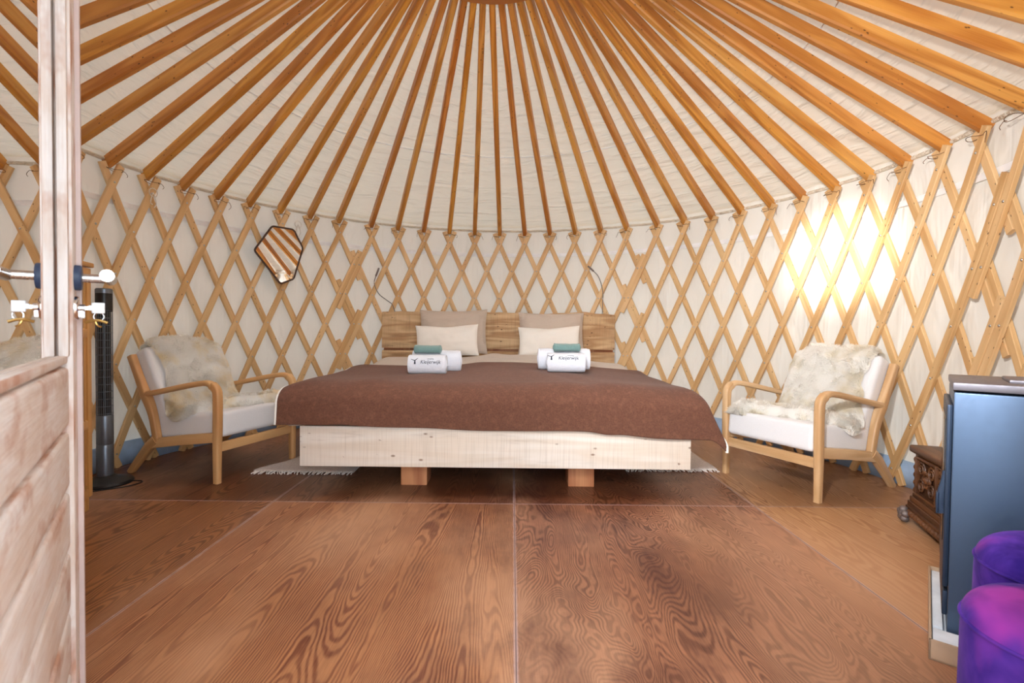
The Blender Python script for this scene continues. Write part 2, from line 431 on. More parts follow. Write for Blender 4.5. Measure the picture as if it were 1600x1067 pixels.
M['lead'] = metal('dull_pewter', srgb(128, 116, 112), .55, .6)
M['skirting'] = plain('pale_blue_skirting', srgb(176, 204, 236), .5)
M['frame_dark'] = plain('dark_bronze_frame', srgb(78, 52, 40), .35)
M['deck'] = wood('outside_deck', srgb(190, 176, 160), srgb(150, 134, 118), rough=.8)
def glass_mat():
    t = NT('window_glass'); t.base((1, 1, 1, 1)); t.set(Roughness=0.0, IOR=1.5); t.p.inputs['Transmission Weight'].default_value = 1; return t.m
M['glass'] = glass_mat()
def mirror_mat():
    t = NT('mirror_silver'); t.base((.93, .94, .95, 1)); t.set(Roughness=.01, Metallic=1); return t.m
M['mirror'] = mirror_mat()
def velvet(top):
    t = NT('purple_velvet'); o = t.obj(); n = t.noise(o, 6, 4, .62, .5); n2 = t.noise(t.vmul(o, (1, 1, 1), (5, 3, 1)), 5, 3, .6, .3)
    geo = t.node('ShaderNodeNewGeometry'); 
    c = t.mix(t.mapr(n, .38, .62), srgb(46, 26, 116), srgb(92, 54, 164))
    c = t.mix(t.mapr(n2, .50, .66, 0, .85) if top else t.mapr(n2, .54, .68, 0, .4), c, srgb(176, 64, 172))
    t.base(c); t.set(Roughness=.75); t.p.inputs['Sheen Weight'].default_value = .18; t.p.inputs['Sheen Roughness'].default_value = .4; t.p.inputs['Specular IOR Level'].default_value = .1
    t.p.inputs['Sheen Tint'].default_value = srgb(190, 150, 240)
    t.bump(n, .25, .02); return t.m
M['velvet'] = velvet(False); M['velvet_top'] = velvet(True)

# ------------------------------------------------------------------ yurt geometry
CX, CY, R = -.10035, 2.81789, 2.398
ROW, TOPZ = .28083, 1.781
RX, RY, RR, RZ = -.1455, 2.78, .543, 3.032            # crown ring
ENDZ = 1.868                                           # rafter foot
D1 = .05468; D2 = .05384; D3 = .05373
def th_left(c): return -1.01121 + D1*(c-8)
def th_mid(c): return -.01582 + D2*(c-26)
def th_right(c): return 1.18456 + D3*(c-48)
SH = th_right(58)-th_right(58) + .024
def th_far(c): return th_right(58) + .024 + .0538*(c-58)
def th_near(c): return th_left(-8) - .024 + .0538*(c+8)
def wp(th, r, z): return Vector((CX+r*sin(th), CY+r*cos(th), z))
DOOR_A, DOOR_B = pi-.33, pi+.22           # opening (angles), right jamb / left jamb seen from inside

# structure: wall, ceiling, floor
NS = 360
def ring_wall(name, r, z0, z1, mat, nz, kind='structure', a0=DOOR_B-2*pi, a1=DOOR_A, wr=0):
    mb = MB(); n = NS
    def fn(u, v):
        th = lerp(a0, a1, u); z = lerp(z0, z1, v)
        rr = r + wr*(noise.noise(Vector((th*9, z*1.2, 3)))*.012 + noise.noise(Vector((th*40, z*1.1, 8)))*.005)*min(1, (z1-z)*5)
        return wp(th, rr, z)
    mb.grid(n, nz, fn)
    k = 0
    for j in range(nz-1):
        for i in range(n-1):
            mb.uv[k] = [(i/n, lerp(z0, z1, j/(nz-1))), ((i+1)/n, lerp(z0, z1, j/(nz-1))), ((i+1)/n, lerp(z0, z1, (j+1)/(nz-1))), (i/n, lerp(z0, z1, (j+1)/(nz-1)))]; k += 1
    o = mb.build(name, mat, smooth=80)
    if kind: o['kind'] = kind
    return o
ring_wall('wall_round', R+.045, -.02, 1.99, M['wall'], 40, wr=1)
o = ring_wall('trim_1', R+.030, 1.655, 1.69, M['band'], 2); 
o = ring_wall('baseboard_round', R+.024, 0, .15, M['skirting'], 2)
md = o.modifiers.new('t', 'SOLIDIFY'); md.thickness = .012

def roof_pt(th, s, lift=0):
    """s 0 eave .. 1 ring"""
    a = wp(th, R+.055, ENDZ+.088); b = Vector((RX+RR*sin(th), RY+RR*cos(th), RZ+.070))
    return a.lerp(b, s)+Vector((0, 0, lift))
mb = MB(); n = 448; nz = 60
def rf(u, v):
    th = u*2*pi
    ph = noise.noise(Vector((cos(th)*9, sin(th)*9, v*5)))
    return roof_pt(th, v, .010*ph + .006*noise.noise(Vector((cos(th)*26, sin(th)*26, v*16))))
mb.grid(n, nz, rf, wrap_u=True)
k = 0
for j in range(nz-1):
    for i in range(n):
        mb.uv[k] = [(i/n, j/nz*2.2), ((i+1)/n, j/nz*2.2), ((i+1)/n, (j+1)/nz*2.2), (i/n, (j+1)/nz*2.2)]; k += 1
mb.build('ceiling', M['roof'], smooth=80)['kind'] = 'structure'
mb = MB(); mb.tube([roof_pt(2*pi*k/300, .41, -.004+.003*noise.noise(Vector((k*.5, 0, 0)))) for k in range(300)], .004, 6, closed=True); mb.build('trim_4', M['band'])['kind'] = 'structure'
# rolled hem of the roof liner where it meets the wall
mb = MB(); pth = []
for k in range(240):
    th = 2*pi*k/240; pth.append(wp(th, R+.036+.004*noise.noise(Vector((k*.7, 1, 1))), ENDZ+.055+.006*noise.noise(Vector((k*.45, 2, 5)))))
mb.tube(pth, .012, 6, closed=True); mb.build('trim_2', M['roof'])['kind'] = 'structure'

mb = MB(); mb.lathe([(0.001, 0), (R+.06, 0), (R+.06, -.12), (0.001, -.12)], 128, Matrix.Translation((CX, CY, 0)), cap=False)
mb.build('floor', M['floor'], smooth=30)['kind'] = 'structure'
mb = MB(); mb.box((0, -.85, -.08), (3.2, 2.52, .12), .01); mb.build('porch_deck', M['deck'])['kind'] = 'structure'

# door frame
mb = MB()
for xx, yy in ((-.605, .478), (.68, .515)): mb.box((xx, yy, .96), (.07, .12, 1.92), .004, grain=2)
mb.box((.04, .497, 1.955), (1.36, .12, .08), .004, grain=0)
mb.box((.04, .497, .006), (1.25, .12, .024), .004, grain=0)
mb.build('trim_3', M['oak'])['kind'] = 'structure'

# ---- lattice wall panels
WALL_LATTICE = []
def panel(cL, cR, thf, label, skipmin=1):
    p = empty('lattice_panel', wp(thf((cL+cR)/2), R, 0)); tag(p, label, 'lattice wall', 'lattice panels around the yurt wall')
    org = p.location.copy()
    def node(c, r, rad): return wp(thf(c), rad, TOPZ-(r-1)*ROW)
    NR = 7
    def lath(K, s):
        # s=+1 : top leans right ('/'), c + r = K ; s=-1 : c - r = K
        rs = [r for r in range(1, NR+1) if (cL <= (K-r if s > 0 else K+r) <= cR) and not (r == 1 and (K-r if s > 0 else K+r) == cL)]
        if len(rs) < 1: return
        cf = (lambda r: K-r) if s > 0 else (lambda r: K+r)
        r0, r1 = rs[0], rs[-1]
        if len(rs) < 2 and r0 not in (1, NR): return
        a = r0-(.40 if r0 == 1 else .46); b = r1+(.335 if r1 == NR else .50)
        rad = R-.0115 if s > 0 else R+.0115
        pts = []; refs = []; n = max(4, int((b-a)*4))
        jit = random.uniform(-.0015, .0015)
        for i in range(n+1):
            r = lerp(a, b, i/n); th = thf(cf(r)+jit)
            pts.append(wp(th, rad, TOPZ-(r-1)*ROW)-org); refs.append(Vector((sin(th), cos(th), 0)))
        w = .044+random.uniform(-.002, .002)
        mb = MB(); mb.sweep(pts, rrect(w, .0215, .0028, 1), refs); mb.build('lath', M['lath'], p, smooth=30)
    for K in range(cL-NR, cR+NR+2):
        if K % 2: lath(K, 1); lath(K, -1)
    global bolt_mesh
    for r in range(1, NR+1):
        for c in range(cL, cR+1):
            if (c+r) % 2 and not (r == 1 and c == cL):
                q = node(c, r, R-.0225)-org
                th = thf(c)
                b = bpy.data.objects.new('bolt', bolt_mesh); COL.objects.link(b); b.parent = p
                b.location = q; b.rotation_euler = (pi/2, 0, -th)
    return p
mb = MB(); mb.lathe([(.0001, .0045), (.004, .004), (.0062, .002), (.0068, 0), (.0068, -.002)], 12)
_o = mb.build('bolt', M['bolt']); bolt_mesh = _o.data; bpy.data.objects.remove(_o)
panel(-8, 15, th_left, 'crossed pine lath wall panel behind the left armchair and the hexagonal mirror')
panel(14, 37, th_mid, 'crossed pine lath wall panel behind the headboard of the bed')
panel(36, 59, th_right, 'crossed pine lath wall panel behind the right armchair, lit by the bright spot')
panel(58, 76, th_far, 'crossed pine lath wall panel behind the stove, cut by the right edge')
panel(-25, -7, th_near, 'crossed pine lath wall panel hidden behind the open door at the left')

# ---- crown ring and rafters
cr = empty('crown_ring', (RX, RY, RZ)); tag(cr, 'round wooden crown ring at the peak where all rafters meet', 'roof ring')
mb = MB(); mb.lathe([(RR, -.012), (RR-.003, .10), (RR-.075, .10), (RR-.075, -.012), (RR, -.012)], 96, cap=False)
mb.build('ring', M['rafter'], cr, smooth=30)
mb = MB()
mb.lathe([(RR-.03, .09), (RR-.1, .17), (RR-.28, .25), (.001, .28)], 64, cap=False)
mb.build('skylight_dome', M['glass'], cr, solid=.004)

raf = []
for i in range(-4, 8): raf.append((i, th_left(2*i)))
for i in range(8, 19): raf.append((i, th_mid(2*i)))
for i in range(19, 30): raf.append((i, th_right(2*i)))
for i in range(30, 40): raf.append((i, th_far(2*i)-.028))
for i in range(-14, -4): raf.append((i, th_near(2*i)))
ANCH = [(5, 'the hexagonal mirror'), (9, "the bed's left pillow edge"), (13, 'the gap between the two pillows'), (18, "the headboard's right end"), (23, 'the far arm of the right armchair'), (27, 'the right armchair back'), (1, 'the left armchair back')]
ORD = ['', 'first', 'second', 'third', 'fourth', 'fifth', 'sixth', 'seventh', 'eighth', 'ninth', 'tenth', 'eleventh', 'twelfth', 'thirteenth', 'fourteenth', 'fifteenth']
ANCH = [(5, 'the hexagonal mirror'), (13, 'the gap between the pillows'), (18, "the headboard's right end"), (26, 'the right armchair back'), (29, 'the stove corner')]
def raf_label(i):
    if i > 33: return 'orange-brown roof rafter near the doorway, %s past the stove' % ORD[i-33]
    if i < -4: return 'orange-brown roof rafter near the doorway, %s behind the open door' % ORD[-4-i]
    a, nm = min(ANCH, key=lambda q: abs(q[0]-i)); d = i-a
    if d == 0: return 'orange-brown roof rafter whose foot stands directly above %s' % nm
    return 'orange-brown roof rafter, %s %s of the one above %s' % (ORD[abs(d)], 'right' if d > 0 else 'left', nm)
SEC = [(-.0205, .030), (-.0205, -.023), (-.0135, -.031), (.0135, -.031), (.0205, -.023), (.0205, .030)]
for i, th in raf:
    a = wp(th, R+.02, ENDZ); b = Vector((RX+(RR-.0)*sin(th), RY+(RR-.0)*cos(th), RZ+.0))
    d = (b-a).normalized()
    rt = empty('roof_rafter', a); tag(rt, raf_label(i), 'rafter', 'rafters of the yurt roof')
    mb = MB(); up = Vector((0, 0, 1)); up = (up-d*up.dot(d)).normalized()
    n = 6; off = up*.033
    dev = random.uniform(-.004, .004)
    pts = [(b-a)*(k/n)+off+d*.002*(k == 0) for k in range(n+1)]
    mb.sweep(pts, [(p[0]+0, p[1]) for p in SEC], up)
    mb.build('beam', M['rafter'], rt, smooth=20)
    # binding cord round the rafter foot and the lath tips
    mb = MB(); side = d.cross(up).normalized(); pr = wp(th, 1, 0)-wp(th, 0, 0)
    loop = []
    c0 = pr*(-.045)+Vector((0, 0, -.012))
    w_, h_ = .048, .016
    for k in range(14):
        an = 2*pi*k/14; loop.append(c0+side*(w_*cos(an))+pr*(.028*sin(an))+Vector((0, 0, .006*sin(an*2+i))))
    mb.tube(loop, .0017, 5, closed=True)
    tl = random.uniform(.02, .06); s_ = side*(1 if cos(th) > -.2 else -1)
    t0 = c0+side*w_*(-1)
    sg = random.choice((-1, 1)); t0 = c0+side*w_*sg
    tail = smooth_path([t0, t0+side*sg*.018+Vector((0, 0, .006)), t0+side*sg*.028-Vector((0, 0, tl*.5))-pr*.01, t0+side*sg*random.uniform(.005, .04)-Vector((0, 0, tl))-pr*.012], 4)
    mb.tube(tail, .0016, 5)
    mb.build('binding_cord', M['cord'], rt)

# white cord ties hanging from lath crossings
def white_tie(c, thf, r, label):
    p = wp(thf(c), R-.034, TOPZ-(r-1)*ROW)
    mb = MB(); s = Vector((cos(thf(c)), -sin(thf(c)), 0)); dn = Vector((0, 0, 1))
    loop = [s*(.03*cos(a))+dn*(.028*sin(a)) for a in [2*pi*k/14 for k in range(14)]]
    mb.tube(loop, .003, 6, closed=True)
    for sg in (1, -1):
        mb.tube(smooth_path([s*.0, s*sg*.012-dn*.03, s*sg*.02-dn*.07, s*sg*.006-dn*(.10 if sg > 0 else .08)], 5), .003, 6)
    o = mb.build('cord_tie', M['white_cord']); o.location = p; tag(o, label, 'cord', 'white cord ties on the lattice')
white_tie(2, th_left, .98, 'white cord tied round a lattice crossing high above the left armchair')
white_tie(11.0, th_left, .95, 'white cord looped on the lattice just right of the hexagonal mirror')

# ------------------------------------------------------------------ door leaf, opened inwards
AL = radians(36)
dd = Vector((sin(AL), -cos(AL), 0))              # from free edge back to the hinge
dn_ = Vector((cos(AL), sin(AL), 0))              # outward face normal (towards the room's middle)
FREE = Vector((-.980, 1.13, 0))
# local frame: x = along leaf from the free edge to hinge, y = depth behind the face, z up
DM = Matrix(((dd.x, -dn_.x, 0, FREE.x), (dd.y, -dn_.y, 0, FREE.y), (0, 0, 1, 0), (0, 0, 0, 1)))
door = bpy.data.objects.new('door_1', None); COL.objects.link(door); door.matrix_world = Matrix.Translation(FREE)
tag(door, 'weathered wooden outer door with glass upper half, standing open at the left edge', 'door', kind='structure')
DL = Matrix.Translation(-FREE) @ DM
LW, LH = .86, 1.86
mb = MB(); mb.box((.0425, .025, LH/2), (.085, .05, LH-.02), .003, DL, grain=2); mb.box((LW-.0425, .025, LH/2), (.085, .05, LH-.02), .003, DL, grain=2)
mb.box((LW/2, .025, LH-.06), (LW-.172, .05, .10), .003, DL, grain=0); mb.box((LW/2, .025, .06), (LW-.172, .05, .10), .003, DL, grain=0)
mb.build('frame', M['weathered'], door)
mb = MB(); mb.box((.009, -.003, LH/2), (.018, .012, LH-.02), .002, DL, grain=2); mb.build('edge_strip', M['edge_paint'], door)
zt = .815; zs = [.815, .678, .549, .420, .291, .162, .11]
for a, b in zip(zs[:-1], zs[1:]):
    mb = MB(); mb.box((LW/2, .022, (a+b)/2), (LW-.172, .030, a-b-.012), .011, DL, grain=0, seg=3); mb.build('plank', M['weathered'], door)
mb = MB(); mb.box((LW/2, .028, .46), (LW-.172, .014, .72), 0, DL); mb.build('backing', M['weathered'], door)
mb = MB()   # glazing bead round the pane
for x0, x1 in ((.086, .104), (LW-.104, LW-.086)): mb.box(((x0+x1)/2, .014, (.83+LH-.11)/2), (x1-x0, .018, LH-.11-.83), .005, DL, grain=2)
mb.box((LW/2, .014, LH-.119), (LW-.172, .018, .018), .005, DL)
mb.box((LW/2, .022, .824), (LW-.172, .026, .016), .004, DL)
mb.build('glazing_bead', M['weathered'], door)
mb = MB(); mb.box((LW/2, .028, (.825+LH-.12)/2), (LW-.19, .006, LH-.12-.825), 0, DL); mb.build('pane', M['glass'], door, smooth=0)
# lever handle
hz = 1.0; hx = .045
RY_ = DL @ Matrix.Translation((hx, 0, hz)) @ Matrix.Rotation(pi/2, 4, 'X')    # lathe z -> -y(local) = outwards
ha = MB(); ha.lathe([(.0275, -.002), (.0275, .009), (.026, .012), (.012, .013)], 28, RY_); h = ha.build('handle_rose', M['rose'], door)
for k in range(14):
    pass
hb = MB(); hb.lathe([(.0095, .008), (.0095, .054)], 20, RY_)
lev = [DL @ Vector((hx-.014, -.060, hz)), DL @ Vector((hx+.06, -.060, hz)), DL @ Vector((hx+.105, -.060, hz))]
hb.tube(lev, .0125, 24)
h = hb.build('lever_handle', M['steel'], door)
kz = .934; KY = DL @ Matrix.Translation((hx, 0, kz)) @ Matrix.Rotation(pi/2, 4, 'X')
ec = MB(); ec.lathe([(.026, -.002), (.026, .004), (.024, .007), (.0001, .008)], 28, KY)
ec.box((hx, -.009, kz-.008), (.010, .016, .030), .004, DL); ec.lathe([(.0085, .006), (.0085, .017)], 18, KY); ec.build('lock_cylinder', M['chrome'], door)
# key with its ring and tag: removable, so a thing of its own
kl = DM @ Vector((hx, -.018, kz)); key = empty('key', kl); tag(key, 'white-headed key with a dangling tag in the lock of the open door', 'key')
KL = Matrix.Translation(-kl) @ DM
mb = MB(); mb.box((hx, -.022, kz), (.002, .012, .008), .0005, KL); mb.build('key_blade', M['chrome'], key)
mb = MB(); mb.box((hx, -.039, kz+.001), (.006, .023, .024), .0055, KL, seg=3); mb.box((hx, -.027, kz+.001), (.005, .010, .012), .002, KL); mb.build('key_bow', M['key_white'], key)
mb = MB(); c = Vector((hx, -.040, kz-.018)); mb.tube([KL @ (c+Vector((.001, .009*cos(a), .009*sin(a)))) for a in [2*pi*k/16 for k in range(16)]], .0012, 6, closed=True, ref=(1, 0, 0)); mb.build('key_ring', M['chrome'], key)
mb = MB(); mb.tube([KL @ Vector(q) for q in smooth_path([(hx-.004, -.016, kz-.031), (hx, -.030, kz-.027), (hx+.002, -.042, kz-.027), (hx+.004, -.055, kz-.032)], 4)], .0032, 8)
mb.tube([KL @ Vector(q) for q in smooth_path([(hx, -.034, kz-.029), (hx+.002, -.038, kz-.038), (hx, -.044, kz-.041)], 4)], .002, 6)
mb.build('key_tag', M['brass'], key)

# ------------------------------------------------------------------ bed
BX0, BX1, BY0, BY1 = -1.145, .976, 2.70, 4.83
bed = empty('bed', ((BX0+BX1)/2, (BY0+BY1)/2, 0)); tag(bed, 'low double bed of thick pale sawn boards with plank headboard', 'bed')
BM = Matrix.Translation(-bed.location)
mb = MB(); mb.box(((BX0+BX1)/2, BY0+.03, .256), (BX1-BX0, .06, .219), .004, BM, grain=0)
fb = mb.build('foot_board', M['plank_white'], bed)
for xx in (BX0+.03, BX1-.03):
    mb = MB(); mb.box((xx, (BY0+BY1)/2+.02, .256), (.06, BY1-BY0-.1, .215), .004, BM, grain=1); mb.build('side_board', M['plank_white'], bed)
mb = MB(); mb.box(((BX0+BX1)/2, (BY0+BY1)/2, .335), (BX1-BX0-.13, BY1-BY0-.14, .03), .004, BM); mb.build('slat_base', M['plank_honey'], bed)
for xx in (-.555, .405):
    for yy in (2.93, 4.5):
        mb = MB(); mb.box((xx, yy, .16), (.15, .15, .32), .004, BM, grain=2); mb.build('foot', M['post'], bed)
# headboard planks with a live upper edge
HX0, HX1 = -1.255, .99
def plank(z0, z1, live, name):
    mb = MB(); n = 60; Y0, Y1 = BY1, BY1+.06; vs = []; fs = []; uvs = []
    ov = random.uniform(0, 9)
    for k in range(n+1):
        x = lerp(HX0, HX1, k/n)
        t = z1+(live*(noise.noise(Vector((x*2.3, 4, 1)))*.020+noise.noise(Vector((x*8, 7, 1)))*.006)) if live else z1
        w = .016*live*abs(noise.noise(Vector((x*5, 1, 9))))
        for (y, z) in ((Y0, z0), (Y0, t-.022), (Y0+.012, t-.002+w*.2), (Y1-.008, t), (Y1, t-.008), (Y1, z0)): vs.append((x, y, z))
    for k in range(n):
        x0, x1 = lerp(HX0, HX1, k/n), lerp(HX0, HX1, (k+1)/n)
        for q in range(6):
            p = (q+1) % 6; fs.append((k*6+q, (k+1)*6+q, (k+1)*6+p, k*6+p)); 
            za, zb = vs[k*6+q][2]+vs[k*6+q][1]*.8, vs[k*6+p][2]+vs[k*6+p][1]*.8
            uvs.append([(x0, za+ov), (x1, za+ov), (x1, zb+ov), (x0, zb+ov)])
    fs.append((5, 4, 3, 2, 1, 0)); uvs.append([(vs[i][1], vs[i][2]) for i in (5, 4, 3, 2, 1, 0)])
    fs.append(tuple(n*6+i for i in range(6))); uvs.append([(vs[i][1], vs[i][2]) for i in range(6)])
    mb.add(vs, fs, uvs, BM); mb.build(name, M['plank_honey'], bed, smooth=30)
plank(.712, 1.062, 1, 'headboard_plank'); plank(.36, .690, 0, 'headboard_plank')
mb = MB(); mb.box(((HX0+HX1)/2, BY1+.075, .70), (HX1-HX0-.006, .026, .12), .003, BM, grain=0); mb.build('headboard_gap_backing', M['post'], bed)  # board added behind the plank gap so the gap shows dark
for xx in (-1.0, -.13, .75):
    mb = MB(); mb.box((xx, BY1+.085, .55), (.12, .05, 1.0), .004, BM, grain=2); mb.build('headboard_post', M['post'], bed)

for k, (x0, x1) in enumerate(((-1.115, -.088), (-.082, .946))):
    mb = MB(); mb.box((0, 0, .105), (x1-x0, 2.02, .19), .05, seg=4); o = mb.build('mattress', M['mattress']); o.location = ((x0+x1)/2, 3.80, .352)
    tag(o, 'mattress hidden under the %s half of the bedding' % ('left', 'right')[k], 'mattress', 'two mattresses side by side')

def ztop(x, y):
    z = .590+.075*sstep(3.7, 4.5, y)
    z += .012*sin(x*4.2+1.0)*sstep(2.7, 3.3, y)+.010*noise.noise(Vector((x*2.1, y*1.6, 0)))
    z += .020*math.exp(-((x+.05)/.5)**2)*sstep(3.0, 3.7, y)
    z -= .022*sstep(.55, 1.05, x)+.004*sstep(-.9, -1.3, x)
    return z
# duvet
def duvet_fn(u, v):
    uu = u*2-1; 
    x = lerp(-1.215, 1.05, u); y = lerp(2.72, 4.42+.05*noise.noise(Vector((u*5, 0, 3))), v)
    e = max(0, abs(uu)-.86)/.14; e2 = max(0, .1-v)/.1; e3 = max(0, v-.94)/.06
    drop = .15*e**2.2+.20*e2**2.2*(1 if True else 0)+.05*e3**2
    z = ztop(x, y)-.016-min(.2, (e**2.2*.15)+(e2**2.2*.2))-.05*e3**2
    # long hump of the folded duvet left of centre
    z += .022*math.exp(-((x+.20-(y-4.2)*.35)/.10)**2)*sstep(3.9, 4.15, y)*(1-e3)
    z += .012*noise.noise(Vector((x*3.2+y*2, y*7, 5)))*sstep(3.8, 4.1, y)
    xx = x-(.03*e**3 if uu > 0 else -.03*e**3)*(-1)
    return (x, y, z)
mb = MB(); mb.grid(110, 90, duvet_fn); o = mb.build('duvet', M['duvet'], smooth=80, solid=.02); tag(o, 'rumpled taupe satin duvet lying under the brown blanket', 'duvet')

# blanket
BL, BRt, BF = -1.262, 1.075, 2.665
NU, NV = 150, 120
def blanket_pt(u, v):
    # u 0..1 across; the last 16% hangs down on the right; v 0..1 from front hem to back edge
    us = .86
    if u < us:
        x = lerp(BL, BRt-.10, u/us); ds = .030*max(0, 1-u/.05)**2; fl = 0
    else:
        a = (u-us)/(1-us)
        if a < .5: an = a/.5*pi/2*.9; x = BRt-.10+.10*sin(an); ds = .10*(1-cos(an))
        else:
            q = (a-.5)/.5; x = BRt-.0012+.058*q; ds = .084+.15*q
    hem = .215+.035*sstep(-1.2, 1.0, x)+.006*noise.noise(Vector((x*2, 3, 3)))
    vs = .30
    if v > vs: y = lerp(BF+.20, 3.93+.035*sin(x*2.3)+.02*noise.noise(Vector((x*2, 9, 1))), (v-vs)/(1-vs)); df = 0
    else:
        a = 1-v/vs
        if a < .55: an = a/.55*pi/2*.93; y = BF+.20-.185*sin(an); df = .115*(1-cos(an))
        else:
            q = (a-.55)/.45; y = BF+.016-.016*q; df = .1155*(1-cos(pi/2*.93))+(hem-.10)*q
    drop = (ds**2.4+df**2.4)**(1/2.4)
    corner = min(ds/.25, 1)*min(df/.2, 1)
    x2 = x+.045*corner; y2 = y-.01*corner
    z = ztop(x, max(y, 2.9))+.006-drop+.012*corner
    # soft folds on the hanging parts
    z += .006*noise.noise(Vector((x*3, y*3, 2)))
    y2 += df*.05*noise.noise(Vector((x*3.4, 1, 1)))-df*.10*math.exp(-((x+.85)/.25)**2)
    z -= .010*math.exp(-((x-.30+(y-3.2)*.4)/.07)**2)*sstep(3.9, 3.4, y)-.008*math.exp(-((x+.62-(y-3.2)*.5)/.10)**2)
    x2 += ds*.28*sin(y*9+.6)*(.4 if v > vs else 1)*(.5+.5*sstep(3.6, 2.8, y))*.6
    return Vector((x2, y2, z))
bl = empty('blanket', (-.1, 3.2, .6)); tag(bl, 'chestnut-brown wool blanket with white edging spread over the foot of the bed', 'blanket')
LM = Matrix.Translation(-bl.location)
mb = MB(); mb.grid(NU, NV, blanket_pt, LM); mb.build('wool_cloth', M['blanket'], bl, smooth=80, solid=.010)
mb = MB()
for e in (0, 1):
    mb = MB(); pts = [blanket_pt(e, k/90) for k in range(91)]
    mb.tube([LM @ p for p in pts], .008, 6); mb.build('edging', M['trim'], bl)

# pillows
def pillow(name, w, h, t, mat, c, tilt, yaw, label, cat, grp, roll=0., sag=0., ear=.06, seed=0):
    mb = MB(); n = 34
    for sd in (1, -1):
        def fn(u, v, sd=sd):
            a, b = u*2-1, v*2-1
            if sd < 0: a = -a
            prof = (max(0, 1-abs(a)**2.6)*max(0, 1-abs(b)**2.6))**.55
            pin = 1-ear*(1-abs(b)**2)*abs(a)**3*1.0; pin2 = 1-ear*1.4*(1-abs(a)**2)*abs(b)**3
            x = a*w/2*pin; z = b*h/2*pin2-sag*(1-abs(a))*max(0, b)*.0
            z -= sag*math.exp(-(a/.45)**2)*max(0, b)**1.5
            y = -sd*t/2*prof
            y += -sd*.012*noise.noise(Vector((a*2.2+seed, b*2.2, 1)))*prof**.5+.004*noise.noise(Vector((a*7+seed, b*4, 7)))*prof
            return (x, y, z+h/2)
        mb.grid(n, n, fn)
    o = mb.build(name, mat, smooth=80); o.location = c; o.rotation_euler = (tilt, roll, yaw)
    tag(o, label, cat, grp); return o
G1, G2 = 'taupe pillows against the headboard', 'small cream cushions'
pillow('pillow', .64, .44, .15, M['taupe'], (-.545, 4.62, .665), radians(-18), .02, "rumpled taupe pillow against the headboard's left half, behind the left cushion", 'pillow', G1, roll=radians(-1), seed=1)
pillow('pillow', .62, .42, .15, M['taupe'], (.365, 4.64, .662), radians(-16), -.02, "taupe pillow against the headboard's right half, behind the right cushion", 'pillow', G1, seed=5)
pillow('cushion', .56, .29, .12, M['cream'], (-.57, 4.42, .655), radians(-14), .06, 'small cream cushion leaning on the left taupe pillow, near the logo towel', 'cushion', G2, roll=radians(-2), sag=.012, ear=.05, seed=9)
pillow('cushion', .55, .29, .12, M['cream'], (.335, 4.42, .650), radians(-14), -.03, 'small cream cushion leaning on the right taupe pillow', 'cushion', G2, roll=radians(-2), sag=.012, ear=.05, seed=13)

# towels
def roll_fn(w, d, h, seed, spiral=True):
    def prof(a):   # rounded flattened roll section
        ca, sa = cos(a), sin(a); e = 2/2.5
        return (d/2*math.copysign(abs(ca)**e, ca), h/2*math.copysign(abs(sa)**e, sa)+h/2)
    return prof
def towel(w, d, h, mat, loc, rz, label, grp, seed, folds=0):
    mb = MB(); pr = roll_fn(w, d, h, seed); n = 56; m_ = 22
    def fn(u, v):
        a = u*2*pi; y, z = pr(a); x = (v*2-1)*w/2
        e = abs(v*2-1); k = 1-.10*max(0, (e-.86)/.14)**2
        y *= k; z = h/2+(z-h/2)*k
        nz_ = .0028*noise.noise(Vector((x*30, a*3+seed, seed)))+.0016*sin(a*16)*(1 if a > pi else 0)
        return (x, y+math.copysign(nz_, y), z+nz_*(1 if z > h*.3 else 0))
    mb.grid(n, m_, fn, wrap_u=True)
    # rolled layers seen on both ends
    for sx in (1, -1):
        for q, k in enumerate((.97, .78, .60, .42, .24)):
            pts = []
            for j in range(28):
                a = 2*pi*j/28; y, z = pr(a); pts.append(Vector((sx*(w/2-.006+.002*q), y*k*.92, h/2+(z-h/2)*k*.92)))
            mb.tube(pts, .0068, 6, closed=True, ref=(1, 0, 0))
        mb.add([(sx*(w/2-.006), pr(2*pi*j/28)[0]*.95, h/2+(pr(2*pi*j/28)[1]-h/2)*.95) for j in range(28)], [tuple(range(28))])
    rt = empty('towel', loc, rz); tag(rt, label, 'towel', grp)
    mb.build('terry_roll', mat, rt, smooth=60); return rt, pr
def text_on_roll(rt, pr, txt, size, x0, z_an, mat, name='embroidered_text', shear=0.):
    cu = bpy.data.curves.new('t', 'FONT'); cu.body = txt; cu.size = size; cu.shear = shear; cu.extrude = 0; cu.offset = size*.004
    to = bpy.data.objects.new('t', cu); COL.objects.link(to); me = bpy.data.meshes.new_from_object(to)
    vs = [v.co.copy() for v in me.vertices]; fs = [tuple(p.vertices) for p in me.polygons]
    bpy.data.objects.remove(to); bpy.data.curves.remove(cu); bpy.data.meshes.remove(me)
    # arc-length table around the section, starting at angle z_an (front upper side)
    def place(s):
        a = z_an; y, z = pr(a); step = .01; acc = 0; sg = 1 if s > 0 else -1
        while acc < abs(s):
            a2 = a-sg*step; y2, z2 = pr(a2); acc += math.hypot(y2-y, z2-z); a, y, z = a2, y2, z2
        return a, y, z
    out = []
    for v in vs:
        a, y, z = place(v.y); hmid = pr(pi/2)[1]/2
        nrm = Vector((0, y, z-hmid)).normalized()
        out.append(Vector((x0+v.x, y, z))+nrm*.0032)
    mb = MB(); mb.add(out, fs); return mb.build(name, mat, rt, smooth=0)
TY = 3.38
def ground(x, y): return max(blanket_top(x+a, y+b) for a in (-.1, 0, .1) for b in (-.05, 0, .05))
def blanket_top(x, y): return ztop(x, y)+.006+.005+.006*noise.noise(Vector((x*3, y*3, 2)))
GW = 'rolled white towels on the bed'
